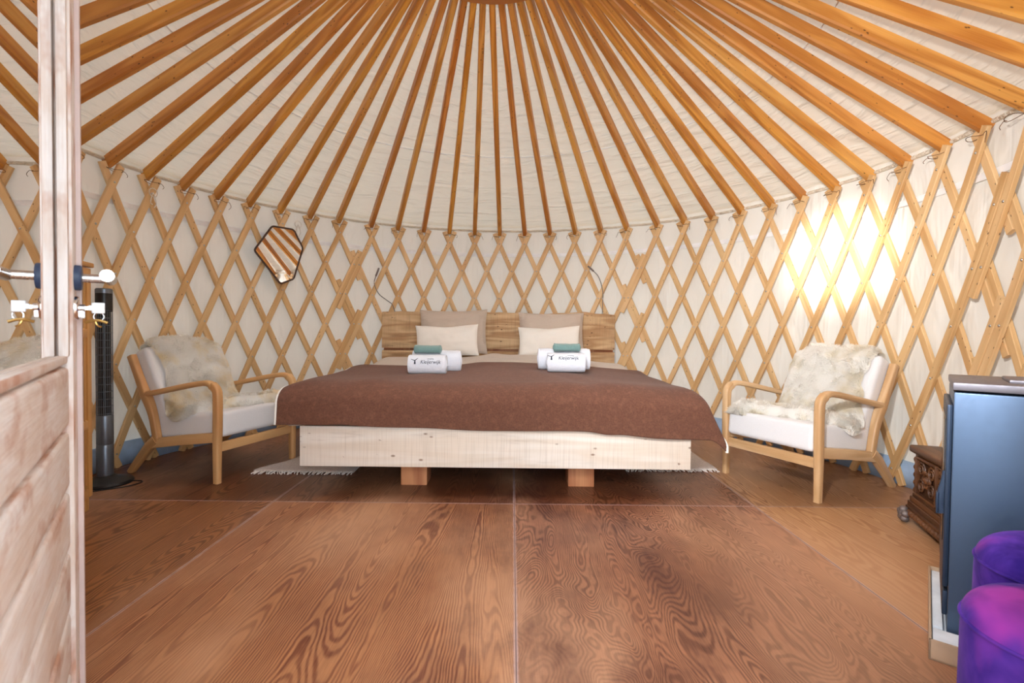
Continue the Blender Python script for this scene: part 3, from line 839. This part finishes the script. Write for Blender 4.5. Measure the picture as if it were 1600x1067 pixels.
for side, tx, ry in ((0, -.567, .02), (1, .366, -.05)):
    nm = ('left', 'right')[side]
    z0 = blanket_top(tx, TY)+.001
    rt, pr = towel(.250, .15, .128, M['towel'], (tx, TY, z0), ry, 'front white rolled towel with embroidered logo, %s stack on the blanket' % nm, GW, 3+side)
    an = 3.05 if side == 0 else 2.85
    # angle pi is the front (towards camera, -y); pi/2 the top
    # placed on the front-upper face
    text_on_roll(rt, pr, 'Kleijerwijk', .031, -.040 if side == 0 else -.055, an, M['ink'], shear=.2)
    text_on_roll(rt, pr, 'camping', .013, .005, an-.42, M['ink'])
    # small tree-like emblem left of the words
    mb = MB()
    def ep(x, s):
        a = an; y, z = pr(a); acc = 0; sg = 1 if s > 0 else -1
        while acc < abs(s):
            a2 = a-sg*.01; y2, z2 = pr(a2); acc += math.hypot(y2-y, z2-z); a, y, z = a2, y2, z2
        h2 = pr(pi/2)[1]/2; nn = Vector((0, y, z-h2)).normalized(); return Vector((x, y, z))+nn*.0034
    ex = -.075 if side == 0 else -.10
    mb.add([ep(ex-.006, -.004), ep(ex+.006, -.004), ep(ex+.003, .022), ep(ex-.003, .022)], [(0, 1, 2, 3)])
    mb.add([ep(ex-.003, .020), ep(ex+.002, .016), ep(ex+.020, .034), ep(ex+.018, .036)], [(0, 1, 2, 3)])
    mb.add([ep(ex+.003, .020), ep(ex-.002, .016), ep(ex-.026, .026), ep(ex-.026, .029)], [(0, 1, 2, 3)])
    mb.build('embroidered_emblem', M['ink'], rt, smooth=0)
    x2 = tx+.040 if side == 0 else tx-.0
    z1 = blanket_top(x2, TY+.15)+.001
    rt2, _ = towel(.335 if side == 0 else .36, .15, .150, M['towel'], (x2, TY+.156, z1), ry+.03, 'rear white rolled towel behind the logo towel, %s stack on the blanket' % nm, GW, 8+side)
    rt3, _ = towel(.175, .105, .052, M['green'], (tx-.01 if side == 0 else tx+.01, TY+.060, z0+.137), ry, 'small folded sage-green towel on top of the %s white towels' % nm, 'sage-green towels', 14+side)

# rugs
def rug(x0, x1, y0, y1, label):
    rt = empty('rug', ((x0+x1)/2, (y0+y1)/2, 0)); tag(rt, label, 'rug', 'pale bedside rugs'); T = Matrix.Translation(-rt.location)
    mb = MB()
    def fn(u, v):
        x = lerp(x0+(.14*sstep(0, .33, v) if x0 < 0 else 0), x1, u); y = lerp(y0, y1, v)
        return (x, y, .007+.004*noise.noise(Vector((x*6, y*5, 0)))+.003)
    mb.grid(24, 40, fn, T); mb.build('woven_mat', M['rug'], rt, smooth=60, solid=.008)
    mb = MB()
    for k in range(56):
        x = lerp(x0, x1, (k+.5)/56); dx = random.uniform(-.02, .02); L = random.uniform(.022, .045)
        mb.tube([T @ Vector(p) for p in ((x, y0+.005, .010), (x+dx*.5, y0-L*.5, .008), (x+dx, y0-L, .004))], .0035, 5)
    mb.build('fringe', M['fringe'], rt)
rug(-1.585, -.97, 3.07, 4.25, 'pale fringed cotton rug sticking out at the left side of the bed')
rug(.74, 1.33, 3.21, 4.25, 'pale fringed cotton rug sticking out at the right side of the bed')

# ------------------------------------------------------------------ armchairs
HW = .30
def armchair(loc, rz, near, wm, label):
    rt = empty('armchair', loc, rz); tag(rt, label, 'armchair', 'low wooden armchairs')
    # local x = width, y = towards the back, z up. y=0 at the front feet
    for sx in (-1, 1):
        X = sx*HW
        # front leg flowing into the armrest (two pieces meeting at the bend)
        leg = smooth_path([(X, .0, 0), (X, .0, .20), (X, -.004, .36), (X, -.004, .49), (X, .004, .535), (X, .035, .562)], 5)
        mb = MB(); mb.sweep(leg, rrect(.042, .046, .012, 3), (0, 1, 0), scale=[lerp(.82, 1, min(1, i/8)) for i in range(len(leg))]); mb.build('front_leg', wm, rt)
        arm = smooth_path([(X, .028, .558), (X, .075, .572), (X, .18, .558), (X, .36, .522), (X, .53, .488), (X, .555, .480)], 6)
        mb = MB(); mb.sweep(arm, rrect(.046, .032, .012, 3), (0, 0, 1)); mb.build('armrest', wm, rt)
        post = smooth_path([(X, .455, .205), (X, .485, .34), (X, .515, .42), (X, .555, .49), (X, .60, .58), (X, .665, .715)], 5)
        mb = MB(); mb.sweep(post, rrect(.040, .044, .010, 3), (0, 1, 0), scale=[1+.18*math.exp(-((i/len(post)-.5)/.2)**2) for i in range(len(post))]); mb.build('back_post', wm, rt)
        mb = MB(); mb.sweep([(X, .46, .22), (X, .52, .175), (X, .60, .09), (X, .68, .0)], rrect(.040, .05, .010, 3), (0, 1, 0), scale=[1.15, 1.1, .95, .8]); mb.build('rear_leg', wm, rt)
        mb = MB(); mb.sweep([(X, .015, .262), (X, .25, .232), (X, .50, .192)], rrect(.034, .058, .006, 2), (0, 0, 1)); mb.build('side_rail', wm, rt)
    mb = MB(); mb.box((0, .004, .205), (2*HW-.04, .026, .055), .005, grain=0); mb.build('front_rail', wm, rt)
    mb = MB(); mb.box((0, .49, .19), (2*HW-.04, .026, .05), .005, grain=0); mb.build('back_rail', wm, rt)
    mb = MB(); mb.box((0, .60, .53), (2*HW-.04, .022, .05), .005, grain=0); mb.build('back_slat', wm, rt)
    # seat cushion, slightly wedge shaped
    mb = MB(); T = Matrix.Translation((0, .235, .312)) @ Matrix.Rotation(radians(-5.5), 4, 'X'); mb.box((0, 0, 0), (2*HW-.045, .51, .148), .03, T, seg=5); mb.build('seat_cushion', M['upholstery'], rt)
    mb = MB(); T = Matrix.Translation((0, .545, .545)) @ Matrix.Rotation(radians(-25), 4, 'X'); mb.box((0, 0, 0), (2*HW-.05, .115, .46), .035, T, seg=5); mb.build('back_cushion', M['upholstery'], rt)
    return rt

def sheepskin(loc, rz, near, fmat, label, seed):
    """near = sign of local x on the side nearest the door"""
    rt = empty('sheepskin', loc, rz); tag(rt, label, 'sheepskin', 'sheepskins on the armchairs')
    # centre line (y, z) on the cushions
    prof = [Vector(p) for p in smooth_path([(0, .668, .66), (0, .682, .72), (0, .655, .765), (0, .590, .775), (0, .535, .70), (0, .49, .59), (0, .445, .485), (0, .395, .392), (0, .30, .372), (0, .16, .386), (0, .03, .400), (0, -.02, .39)], 8)]
    cum = [0]
    for a, b in zip(prof[:-1], prof[1:]): cum.append(cum[-1]+(b-a).length)
    Lt = cum[-1]
    def at(s):
        s = max(0, min(Lt-1e-6, s)); k = 0
        while cum[k+1] < s: k += 1
        t = (s-cum[k])/(cum[k+1]-cum[k]); p = prof[k].lerp(prof[k+1], t)
        tg = (prof[min(k+2, len(prof)-1)]-prof[max(k-1, 0)]).normalized(); return p, Vector((0, tg.z, -tg.y))
    sN = lambda w: w*near
    def pt(u, v):
        # v 0..1 from the back over the top to the seat front ; u 0..1 near -> far
        # outline in near-coords: near edge xn(v), far edge xf(v)
        kn = [(0, .20), (.15, .235), (.32, .20), (.45, .235), (.58, .285), (.68, .30), (.78, .27), (.88, .04), (1, -.17)]
        kf = [(0, -.12), (.15, -.20), (.30, -.235), (.48, -.22), (.60, -.24), (.72, -.275), (.85, -.285), (1, -.275)]
        def itp(K):
            for (a, x), (b, y) in zip(K[:-1], K[1:]):
                if v <= b: t = (v-a)/(b-a); t = t*t*(3-2*t); return lerp(x, y, t)
            return K[-1][1]
        xn, xf = itp(kn)+.016*noise.noise(Vector((v*9, seed, 1))), itp(kf)+.018*noise.noise(Vector((v*9, seed, 5)))
        x = lerp(xn, xf, u); p, nn = at(v*Lt)
        ed = min(u, 1-u)*abs(xn-xf); ee = min(min(v, 1-v)*Lt, ed)
        th = (.040+.024*sstep(.62, .8, v))*sstep(-.004, .05, ee)
        bulge = .016*noise.noise(Vector((x*6, v*9, seed)))+.007*noise.noise(Vector((x*22, v*22, seed)))
        q = Vector((x*near, p.y, p.z))+nn*(th+bulge*sstep(0, .05, ee))
        # spill over the near edge of the seat
        if x > .27 and v > .5: q.z -= (x-.27)*1.2
        return q, nn
    mb = MB(); mb.grid(50, 110, lambda u, v: pt(u, v)[0]); mb.build('pelt', fmat, rt, smooth=80, solid=.006)
    rnd = random.Random(seed); vs = []; fs = []; uvs = []; nrm = []
    NH = 34000
    for k in range(NH):
        if rnd.random() < .30:
            u, v = rnd.random(), rnd.random(); e = rnd.random()**2*.06
            w = rnd.random()
            if w < .4: u = e
            elif w < .8: u = 1-e
            elif w < .9: v = 1-e
            else: v = e
        else: u, v = rnd.random(), rnd.random()
        p, nn = pt(u, v); du = (pt(min(1, u+.01), v)[0]-pt(max(0, u-.01), v)[0]).normalized()
        out = du*((u-.5)*2)**3*1.1+Vector((0, 0, 0))
        fv = (v-.5)*2; prof_t = Vector((0, 1, 0)).cross(Vector((1, 0, 0)))
        cl = Vector((noise.noise(p*15+Vector((seed, 0, 0))), noise.noise(p*15+Vector((0, seed+5, 0))), noise.noise(p*15+Vector((0, 0, seed+9)))))
        dr = (nn*.42+out+Vector((0, 0, -.45))+cl*1.0+Vector((rnd.uniform(-.16, .16), rnd.uniform(-.16, .16), rnd.uniform(-.16, .16))))
        dr = (dr+nn*max(0, .30-dr.dot(nn))).normalized()
        L = rnd.uniform(.020, .034); w = rnd.uniform(.0010, .0022)
        sd = dr.cross(nn+Vector((rnd.uniform(-.3, .3), rnd.uniform(-.3, .3), rnd.uniform(-.3, .3)))).normalized()*w
        mid = p+dr*L*.55; tip = p+(dr+cl*.35+Vector((0, 0, -.2))).normalized()*L
        b = len(vs); q0 = p-nn*.006
        vs += [q0-sd, q0+sd, mid-sd*.8, mid+sd*.8, tip]
        fs += [(b, b+1, b+3, b+2), (b+2, b+3, b+4)]; uvs += [[(0, 0)]*4, [(0, 0)]*3]
    mb = MB(); mb.v = [tuple(x) for x in vs]; mb.f = fs; mb.uv = uvs
    o = mb.build('fleece', fmat, rt, smooth=0); o['kind'] = 'stuff'
RCH = ((1.500, 2.904, 0), atan2(-.905, .426)); LCH = ((-1.591, 3.137, 0), atan2(.955, .296))
armchair(*RCH, 1, M['oak_pale'], 'low pale-wood armchair with white cushions right of the bed')
armchair(*LCH, -1, M['oak'], 'low honey-wood armchair with white cushions left of the bed')
sheepskin(*RCH, 1, M['fur_r'], 'creamy white sheepskin draped over the right armchair', 11)
sheepskin(*LCH, -1, M['fur_l'], 'yellowish sheepskin draped over the left armchair', 23)

# ------------------------------------------------------------------ mirror
def cam_pt(px, py, Y):
    a, b = px-800, py-533.5; c, s = cos(ROLL), sin(ROLL)
    u = (a*c+b*s)/782.58; v = -(-a*s+b*c)/782.58
    d = Vector((u, cos(PITCH)+v*sin(PITCH), v*cos(PITCH)-sin(PITCH)))
    return d, Vector((0, 0, EYE))
mth = th_left(9.6); mc = wp(mth, R-.05, 1.385); mn = Vector((-sin(mth), -cos(mth), .02)).normalized()
mirror = empty('hexagonal_mirror', mc); tag(mirror, 'irregular hexagonal mirror in a thin dark frame hung on the lattice', 'mirror')
ms = Vector((cos(mth), -sin(mth), 0)); mu = mn.cross(ms)*1
if mu.z < 0: mu = -mu
hexp = []
for px, py in ((396, 391), (424, 353.5), (457.5, 359), (472, 388), (457.5, 436), (437, 443.5)):
    d, e = cam_pt(px, py, 0); t = (mc-e).dot(mn)/d.dot(mn); q = e+d*t-mc; hexp.append((q.dot(ms), q.dot(mu)))
hc = (sum(p[0] for p in hexp)/6, sum(p[1] for p in hexp)/6)
def roundpoly(P, r, n=4):
    out = []
    for i in range(len(P)):
        a, b, c = Vector(P[i-1]), Vector(P[i]), Vector(P[(i+1) % len(P)])
        p0 = b+(a-b).normalized()*r; p1 = b+(c-b).normalized()*r
        for k in range(n+1):
            t = k/n; out.append(p0*(1-t)**2+b*2*t*(1-t)+p1*t*t)
    return out
rp = roundpoly(hexp, .02)
frame_path = [ms*p.x+mu*p.y+mn*.012 for p in rp]
mb = MB(); mb.sweep(frame_path, rrect(.015, .011, .003, 2), mn, closed=True); 
mb2 = MB(); mb.build('frame', M['frame_dark'], mirror, smooth=50)
vs = [ms*p.x+mu*p.y+mn*.014 for p in rp]; 
mb2.add(vs, [tuple(range(len(vs)))]); o = mb2.build('mirror_glass', M['mirror'], mirror, smooth=0)
mb = MB(); vb = [ms*p.x+mu*p.y for p in rp]+[ms*p.x+mu*p.y+mn*.010 for p in rp]; n = len(rp)
mb.add(vb, [tuple(range(n)), tuple(range(2*n-1, n-1, -1))]+[(k, (k+1) % n, n+(k+1) % n, n+k) for k in range(n)]); mb.build('backing_board', M['frame_dark'], mirror, smooth=30)

# bedside cables that come down behind the headboard
def hanging_cable(pxs, tip, label):
    pts = []
    for px, py in pxs:
        d, e = cam_pt(px, py, 0); # intersect with cylinder R-.03
        rr = R-.035
        a = d.x**2+d.y**2; ox, oy = e.x-CX, e.y-CY; b = 2*(ox*d.x+oy*d.y); c = ox*ox+oy*oy-rr*rr
        t = (-b+sqrt(b*b-4*a*c))/(2*a); pts.append(e+d*t)
    rt = empty('hanging_cable', pts[0]); tag(rt, label, 'cable', 'grey cables above the headboard'); L = [p-pts[0] for p in pts]
    mb = MB(); mb.tube(smooth_path(L, 6), .0038, 8); mb.build('cord', M['cable'], rt)
    mb = MB(); mb.tube([L[0]+(L[0]-L[1])*.02, L[0].lerp(L[1], .95)], .0085, 10); mb.build('reading_lamp_tip', M['lead'], rt)
hanging_cable([(592, 419), (587, 432), (585, 444), (592, 459), (603, 468), (613, 476), (618, 490)], 0, 'grey cable hanging on the lattice above the left end of the headboard')
hanging_cable([(919, 416), (928, 424), (935, 432), (940, 446), (942, 460), (941, 492)], 0, 'grey cable hanging on the lattice above the right end of the headboard')

# ------------------------------------------------------------------ tower fan
FX, FY = -2.305, 2.83
fan = empty('tower_fan', (FX, FY, 0)); tag(fan, 'slim black and silver tower fan standing beside the bamboo cabinet', 'fan')
mb = MB(); mb.lathe([(.132, 0), (.134, .008), (.128, .018), (.06, .035), (.045, .05)], 48); mb.build('base', M['black'], fan)
mb = MB(); mb.lathe([(.037, .04), (.040, .06), (.040, .22), (.0385, .224), (.040, .228), (.040, .385), (.038, .39)], 40); mb.build('lower_body', M['silver'], fan)
mb = MB(); mb.lathe([(.031, .388), (.031, 1.0), (.0001, 1.0)], 40); mb.build('core', M['black'], fan)
mb = MB()
for k in range(24):
    a = 2*pi*k/24; mb.tube([(.038*cos(a), .038*sin(a), .39), (.038*cos(a), .038*sin(a), .985)], .0014, 5)
for k in range(15):
    z = .40+k*.0415; mb.tube([(.039*cos(a), .039*sin(a), z) for a in [2*pi*j/28 for j in range(28)]], .0016, 5, closed=True)
mb.build('grille', M['silver'], fan)
mb = MB(); mb.lathe([(.040, .975), (.040, 1.075), (.039, 1.08), (.0001, 1.08)], 40); mb.build('control_panel', M['black'], fan)
mb = MB(); mb.lathe([(.0405, 1.078), (.0405, 1.10), (.035, 1.106), (.0001, 1.107)], 40); mb.build('top_cap', M['silver'], fan)
mb = MB(); mb.tube(smooth_path([(.13, .02, .012), (.19, .03, .004), (.17, -.06, .004), (.06, -.15, .004), (-.05, -.24, .004), (-.15, -.30, .004)], 6), .0035, 6); mb.build('power_cord', M['black'], fan)

# ------------------------------------------------------------------ bamboo cabinet (mostly behind the door)
c0 = Vector((-2.052, 2.425, 0)); ex = Vector((.30, -.954, 0)); ey = Vector((-.954, -.30, 0))
cab = empty('bamboo_cabinet', c0); tag(cab, 'tall bamboo cabinet with slatted doors half hidden behind the open door', 'cabinet')
CM = Matrix(((ex.x, ey.x, 0, 0), (ex.y, ey.y, 0, 0), (0, 0, 1, 0), (0, 0, 0, 1)))
CWd, CDp, CH = .72, .27, 1.195
mb = MB()
for xx in (.012, CWd-.012): mb.box((xx, CDp/2+.01, CH/2-.01), (.024, CDp-.02, CH-.03), .002, CM, grain=2)
mb.box((CWd/2, CDp-.004, CH/2), (CWd-.02, .008, CH-.06), .001, CM, grain=2)
for z in (.10, .45, .80): mb.box((CWd/2, CDp/2, z), (CWd-.04, CDp-.03, .018), .001, CM)
mb.build('body', M['bamboo'], cab)
mb = MB(); mb.box((CWd/2, CDp/2-.005, CH-.008), (CWd+.03, CDp+.03, .022), .004, CM); mb.build('top_board', M['bamboo'], cab)
for dxx in (0, 1):
    x0 = .006+dxx*(CWd/2-.003); w = CWd/2-.010
    dr = MB(); 
    for xx in (x0+.018, x0+w-.018): dr.box((xx, -.006, .62), (.036, .018, 1.10), .002, CM, grain=2)
    for z in (.09, .42, .86, 1.15): dr.box((x0+w/2, -.006, z), (w-.07, .017, .04), .002, CM, grain=0)
    dd_ = dr.build('door', M['bamboo'], cab)
    sl = MB()
    for k in range(10):
        xx = x0+.045+k*(w-.09)/9; sl.box((xx, -.004, .64), (.016, .008, 1.02), .002, CM, grain=2)
    sl.build('slats', M['bamboo'], dd_)
    kb = MB(); kb.ball((x0+(w-.018 if dxx == 0 else .018), -.025, .66), .010, M=CM); kb.build('knob', M['steel'], dd_)
for xx in (.025, CWd-.025):
    for yy in (.02, CDp-.02):
        mb = MB(); mb.box((xx, yy, .04), (.04, .04, .08), .002, CM, grain=2); mb.build('foot', M['bamboo'], cab)

# ------------------------------------------------------------------ stove on its packing tray
sP = Vector((1.256, 1.418, 0)); sx_ = Vector((.77, -.638, 0)).normalized(); sy_ = Vector((.638, .77, 0)).normalized()
ST = Matrix(((sx_.x, sy_.x, 0, 0), (sx_.y, sy_.y, 0, 0), (0, 0, 1, 0), (0, 0, 0, 1)))
SW, SD, SZ0, SZ1 = .40, .39, .030, .762
tray = empty('packing_tray', sP); tag(tray, 'cardboard tray lined with white foam under the stove', 'tray')
tx0, tx1, ty0, ty1 = -.040, SW+.004, -.104, .470
mb = MB()
for c, s_ in ((((tx0+tx1)/2, ty0+.003, .028), (tx1-tx0, .006, .056)), (((tx0+tx1)/2, ty1-.003, .028), (tx1-tx0, .006, .056)), ((tx0+.003, (ty0+ty1)/2, .028), (.006, ty1-ty0, .056)), ((tx1-.003, (ty0+ty1)/2, .028), (.006, ty1-ty0, .056)), (((tx0+tx1)/2, (ty0+ty1)/2, .003), (tx1-tx0, ty1-ty0, .006))):
    mb.box(c, s_, .001, ST)
mb.build('cardboard_lid', M['card'], tray)
mb = MB(); mb.box(((tx0+tx1)/2, (ty0+ty1)/2, .016), (tx1-tx0-.014, ty1-ty0-.014, .018), .003, ST)
mb.box(((tx0+tx1)/2, ty0+.052, .034), (tx1-tx0-.016, .085, .030), .004, ST)
mb.box((tx0+.020, (ty0+ty1)/2+.05, .034), (.024, ty1-ty0-.13, .026), .004, ST)
mb.build('foam_liner', M['foam'], tray)
stove = empty('stove', sP+Vector((0, 0, .026))); tag(stove, 'blue-grey steel stove standing side-on in a foam tray at the right edge', 'stove')
SM = Matrix.Translation((0, 0, -.026)) @ ST
mb = MB(); mb.box((SW/2, SD/2, (SZ0+SZ1-.03)/2), (SW, SD, SZ1-.03-SZ0), .004, SM, seg=2); mb.build('body', M['stove'], stove)
mb = MB(); mb.box((SW/2, SD/2, SZ1-.013), (SW+.006, SD+.004, .022), .004, SM); mb.box((SW*.55, SD*.5, SZ1+.002), (SW*.5, SD*.5, .01), .004, SM)
mb.build('top_plate', M['stove_top'], stove)
dm = MB(); dm.box((-.007, SD/2, .43), (.014, SD-.03, .53), .006, SM); sdoor = dm.build('fire_door', M['stove_dark'], stove)
mb = MB(); mb.box((-.0145, SD/2, .47), (.003, SD-.10, .36), .001, SM); mb.build('glass', M['stove_glass'], sdoor)
mb = MB()
hp = [Vector((-.030, .055, z)) for z in (.50, .47, .42, .38, .36)]
hp = [(-.012, .03, .500), (-.014, .03, .47), (-.020, .03, .43), (-.021, .03, .395), (-.016, .03, .375)]
mb.sweep([SM @ Vector(p) for p in smooth_path(hp, 5)], rrect(.010, .022, .004, 2), tuple(sy_.cross(Vector((0, 0, 1)))), scale=[lerp(.6, 1.1, min(1, i/12)) for i in range(len(smooth_path(hp, 5)))])
mb.box((-.029, .03, .405), (.006, .026, .062), .003, SM)
mb.build('door_handle', M['stove_dark'], stove)
mb = MB(); mb.box((-.006, SD/2, .115), (.012, SD-.05, .07), .003, SM); mb.build('ash_drawer', M['stove_dark'], stove)
mb = MB(); mb.lathe([(.072, 0), (.072, .02), (.066, .022), (.066, .045), (.0001, .045)], 32, SM @ Matrix.Translation((SW*.7, SD*.55, SZ1+.005))); mb.build('flue_collar', M['stove_top'], stove)

# ------------------------------------------------------------------ carved chest
cc = Vector((1.915, 2.365, 0)); cf = Vector((-.335, -.942, 0)).normalized(); cd = Vector((.942, -.335, 0)).normalized()
chest = empty('carved_chest', cc); tag(chest, 'dark carved wooden chest on scroll feet between the stove and armchair', 'chest')
# local x = along the front (towards the door), y = depth to the wall
HM = Matrix(((cf.x, cd.x, 0, 0), (cf.y, cd.y, 0, 0), (0, 0, 1, 0), (0, 0, 0, 1)))
CL, CDd = .57, .27
mb = MB(); mb.box((CL/2, CDd/2, .235), (CL, CDd-.01, .20), .004, HM, grain=0); mb.build('body', M['chest'], chest)
mb = MB(); mb.box((CL/2, CDd/2-.004, .352), (CL+.05, CDd+.02, .034), .012, HM, seg=3, grain=0); mb.build('lid', M['chest'], chest)
mb = MB()
for z, h_, o_ in ((.133, .016, .010), (.112, .026, .022), (.085, .030, .032), (.062, .026, .040)): mb.box((CL/2, CDd/2-.006, z), (CL+2*o_, CDd-.02+o_, h_), .006, HM, seg=3, grain=0)
for k in range(22):
    x = lerp(-.02, CL+.02, k/21); mb.ball((x, -.020, .050), .020, .9, .7, .7, 10, HM)
mb.build('plinth', M['chest'], chest)
mb = MB()   # raised frames, rosettes, beads
def fr(x0, x1, z0, z1, w=.012):
    mb.box(((x0+x1)/2, -.004, z1), (x1-x0, .02, w), .004, HM); mb.box(((x0+x1)/2, -.004, z0), (x1-x0, .02, w), .004, HM)
    mb.box((x0, -.004, (z0+z1)/2), (w, .02, z1-z0), .004, HM); mb.box((x1, -.004, (z0+z1)/2), (w, .02, z1-z0), .004, HM)
for px0 in (.05, .32):
    fr(px0, px0+.20, .155, .325)
    for (qx, qz) in ((.05, .20), (.05, .28), (.15, .20), (.15, .28), (.10, .24)):
        pts = []
        for k in range(26):
            a = k/25*3.6*pi; r = .034*(1-k/30); pts.append(HM @ Vector((px0+qx+r*cos(a), -.004-.003*(k/25), qz+r*sin(a))))
        mb.tube(pts, .0062, 6, ref=tuple(cd), scale=[1-.5*k/25 for k in range(26)])
    mb.ball((px0+.10, -.006, .24), .016, 1, .7, 1, 12, HM)
    for k in range(6): a = k*pi/3; mb.ball((px0+.10+.030*cos(a), -.004, .24+.034*sin(a)), .012, 1, .6, 1, 10, HM)
for px0 in (.0, .255):
    for k in range(5):
        mb.ball((px0+.030+(.275 if px0 else -.005)*0, -.004, .165+k*.036), .013, 1, .6, 1, 10, HM)
        if px0 == 0: continue
        mb.box((px0+.03, -.004, .183+k*.036), (.03, .014, .008), .002, HM)
mb.build('front_carving', M['chest'], chest)
for fx in (.0, CL):
    mb = MB(); f0 = Vector((fx, -.03, .038))
    for a in range(5):
        an = a*2*pi/5+.3; mb.ball((f0.x+.030*cos(an)*.9, f0.y-.006, f0.z+.022*sin(an)), .0165, 1, 1.15, 1, 12, HM)
    mb.ball((f0.x, f0.y-.006, f0.z), .026, 1, .9, .9, 12, HM); mb.build('scroll_foot', M['lead'], chest)
for fx in (.03, CL-.03):
    mb = MB(); mb.box((fx, CDd-.06, .03), (.06, .05, .06), .008, HM); mb.build('back_foot', M['chest'], chest)

# ------------------------------------------------------------------ poufs
def pouf(x, y, r, h, rz, top, label):
    rt = empty('pouf', (x, y, 0), rz); tag(rt, label, 'pouf', 'purple velvet poufs')
    mb = MB(); prof = [(.001, 0), (r*.86, 0), (r*.95, .01), (r*.985, .04), (r*1.0, h*.45), (r*.995, h*.80), (r*.985, h*.86)]
    mb.lathe(prof, 72, cap=False)
    for i, v in enumerate(mb.v):
        a = atan2(v[1], v[0]); k = 1+.012*noise.noise(Vector((cos(a)*2, sin(a)*2, v[2]*6+x))); mb.v[i] = (v[0]*k, v[1]*k, v[2])
    mb.build('side', M['velvet'], rt, smooth=80)
    mb = MB(); prof = []
    for k in range(14):
        t = k/13; prof.append((r*.985*cos(t*pi/2)**.55 if t < 1 else .001, h*.86+h*.14*sin(t*pi/2)))
    mb.lathe(prof, 72, cap=False)
    for i, v in enumerate(mb.v): mb.v[i] = (v[0], v[1], v[2]+.006*noise.noise(Vector((v[0]*9, v[1]*9, x)))*max(0, 1-math.hypot(v[0], v[1])/r)**.3)
    mb.build('top', top, rt, smooth=80)
    mb = MB(); mb.tube([(r*.992*cos(a), r*.992*sin(a), h*.86) for a in [2*pi*k/72 for k in range(72)]], .0038, 6, closed=True); mb.build('piping', M['velvet'], rt)
pouf(1.000, .880, .148, .413, .3, M['velvet_top'], 'round purple and magenta velvet pouf, the nearer one at the bottom right corner')
pouf(1.235, 1.092, .157, .432, 2.1, M['velvet'], 'round dark purple velvet pouf pushed against the stove, behind the nearer pouf')
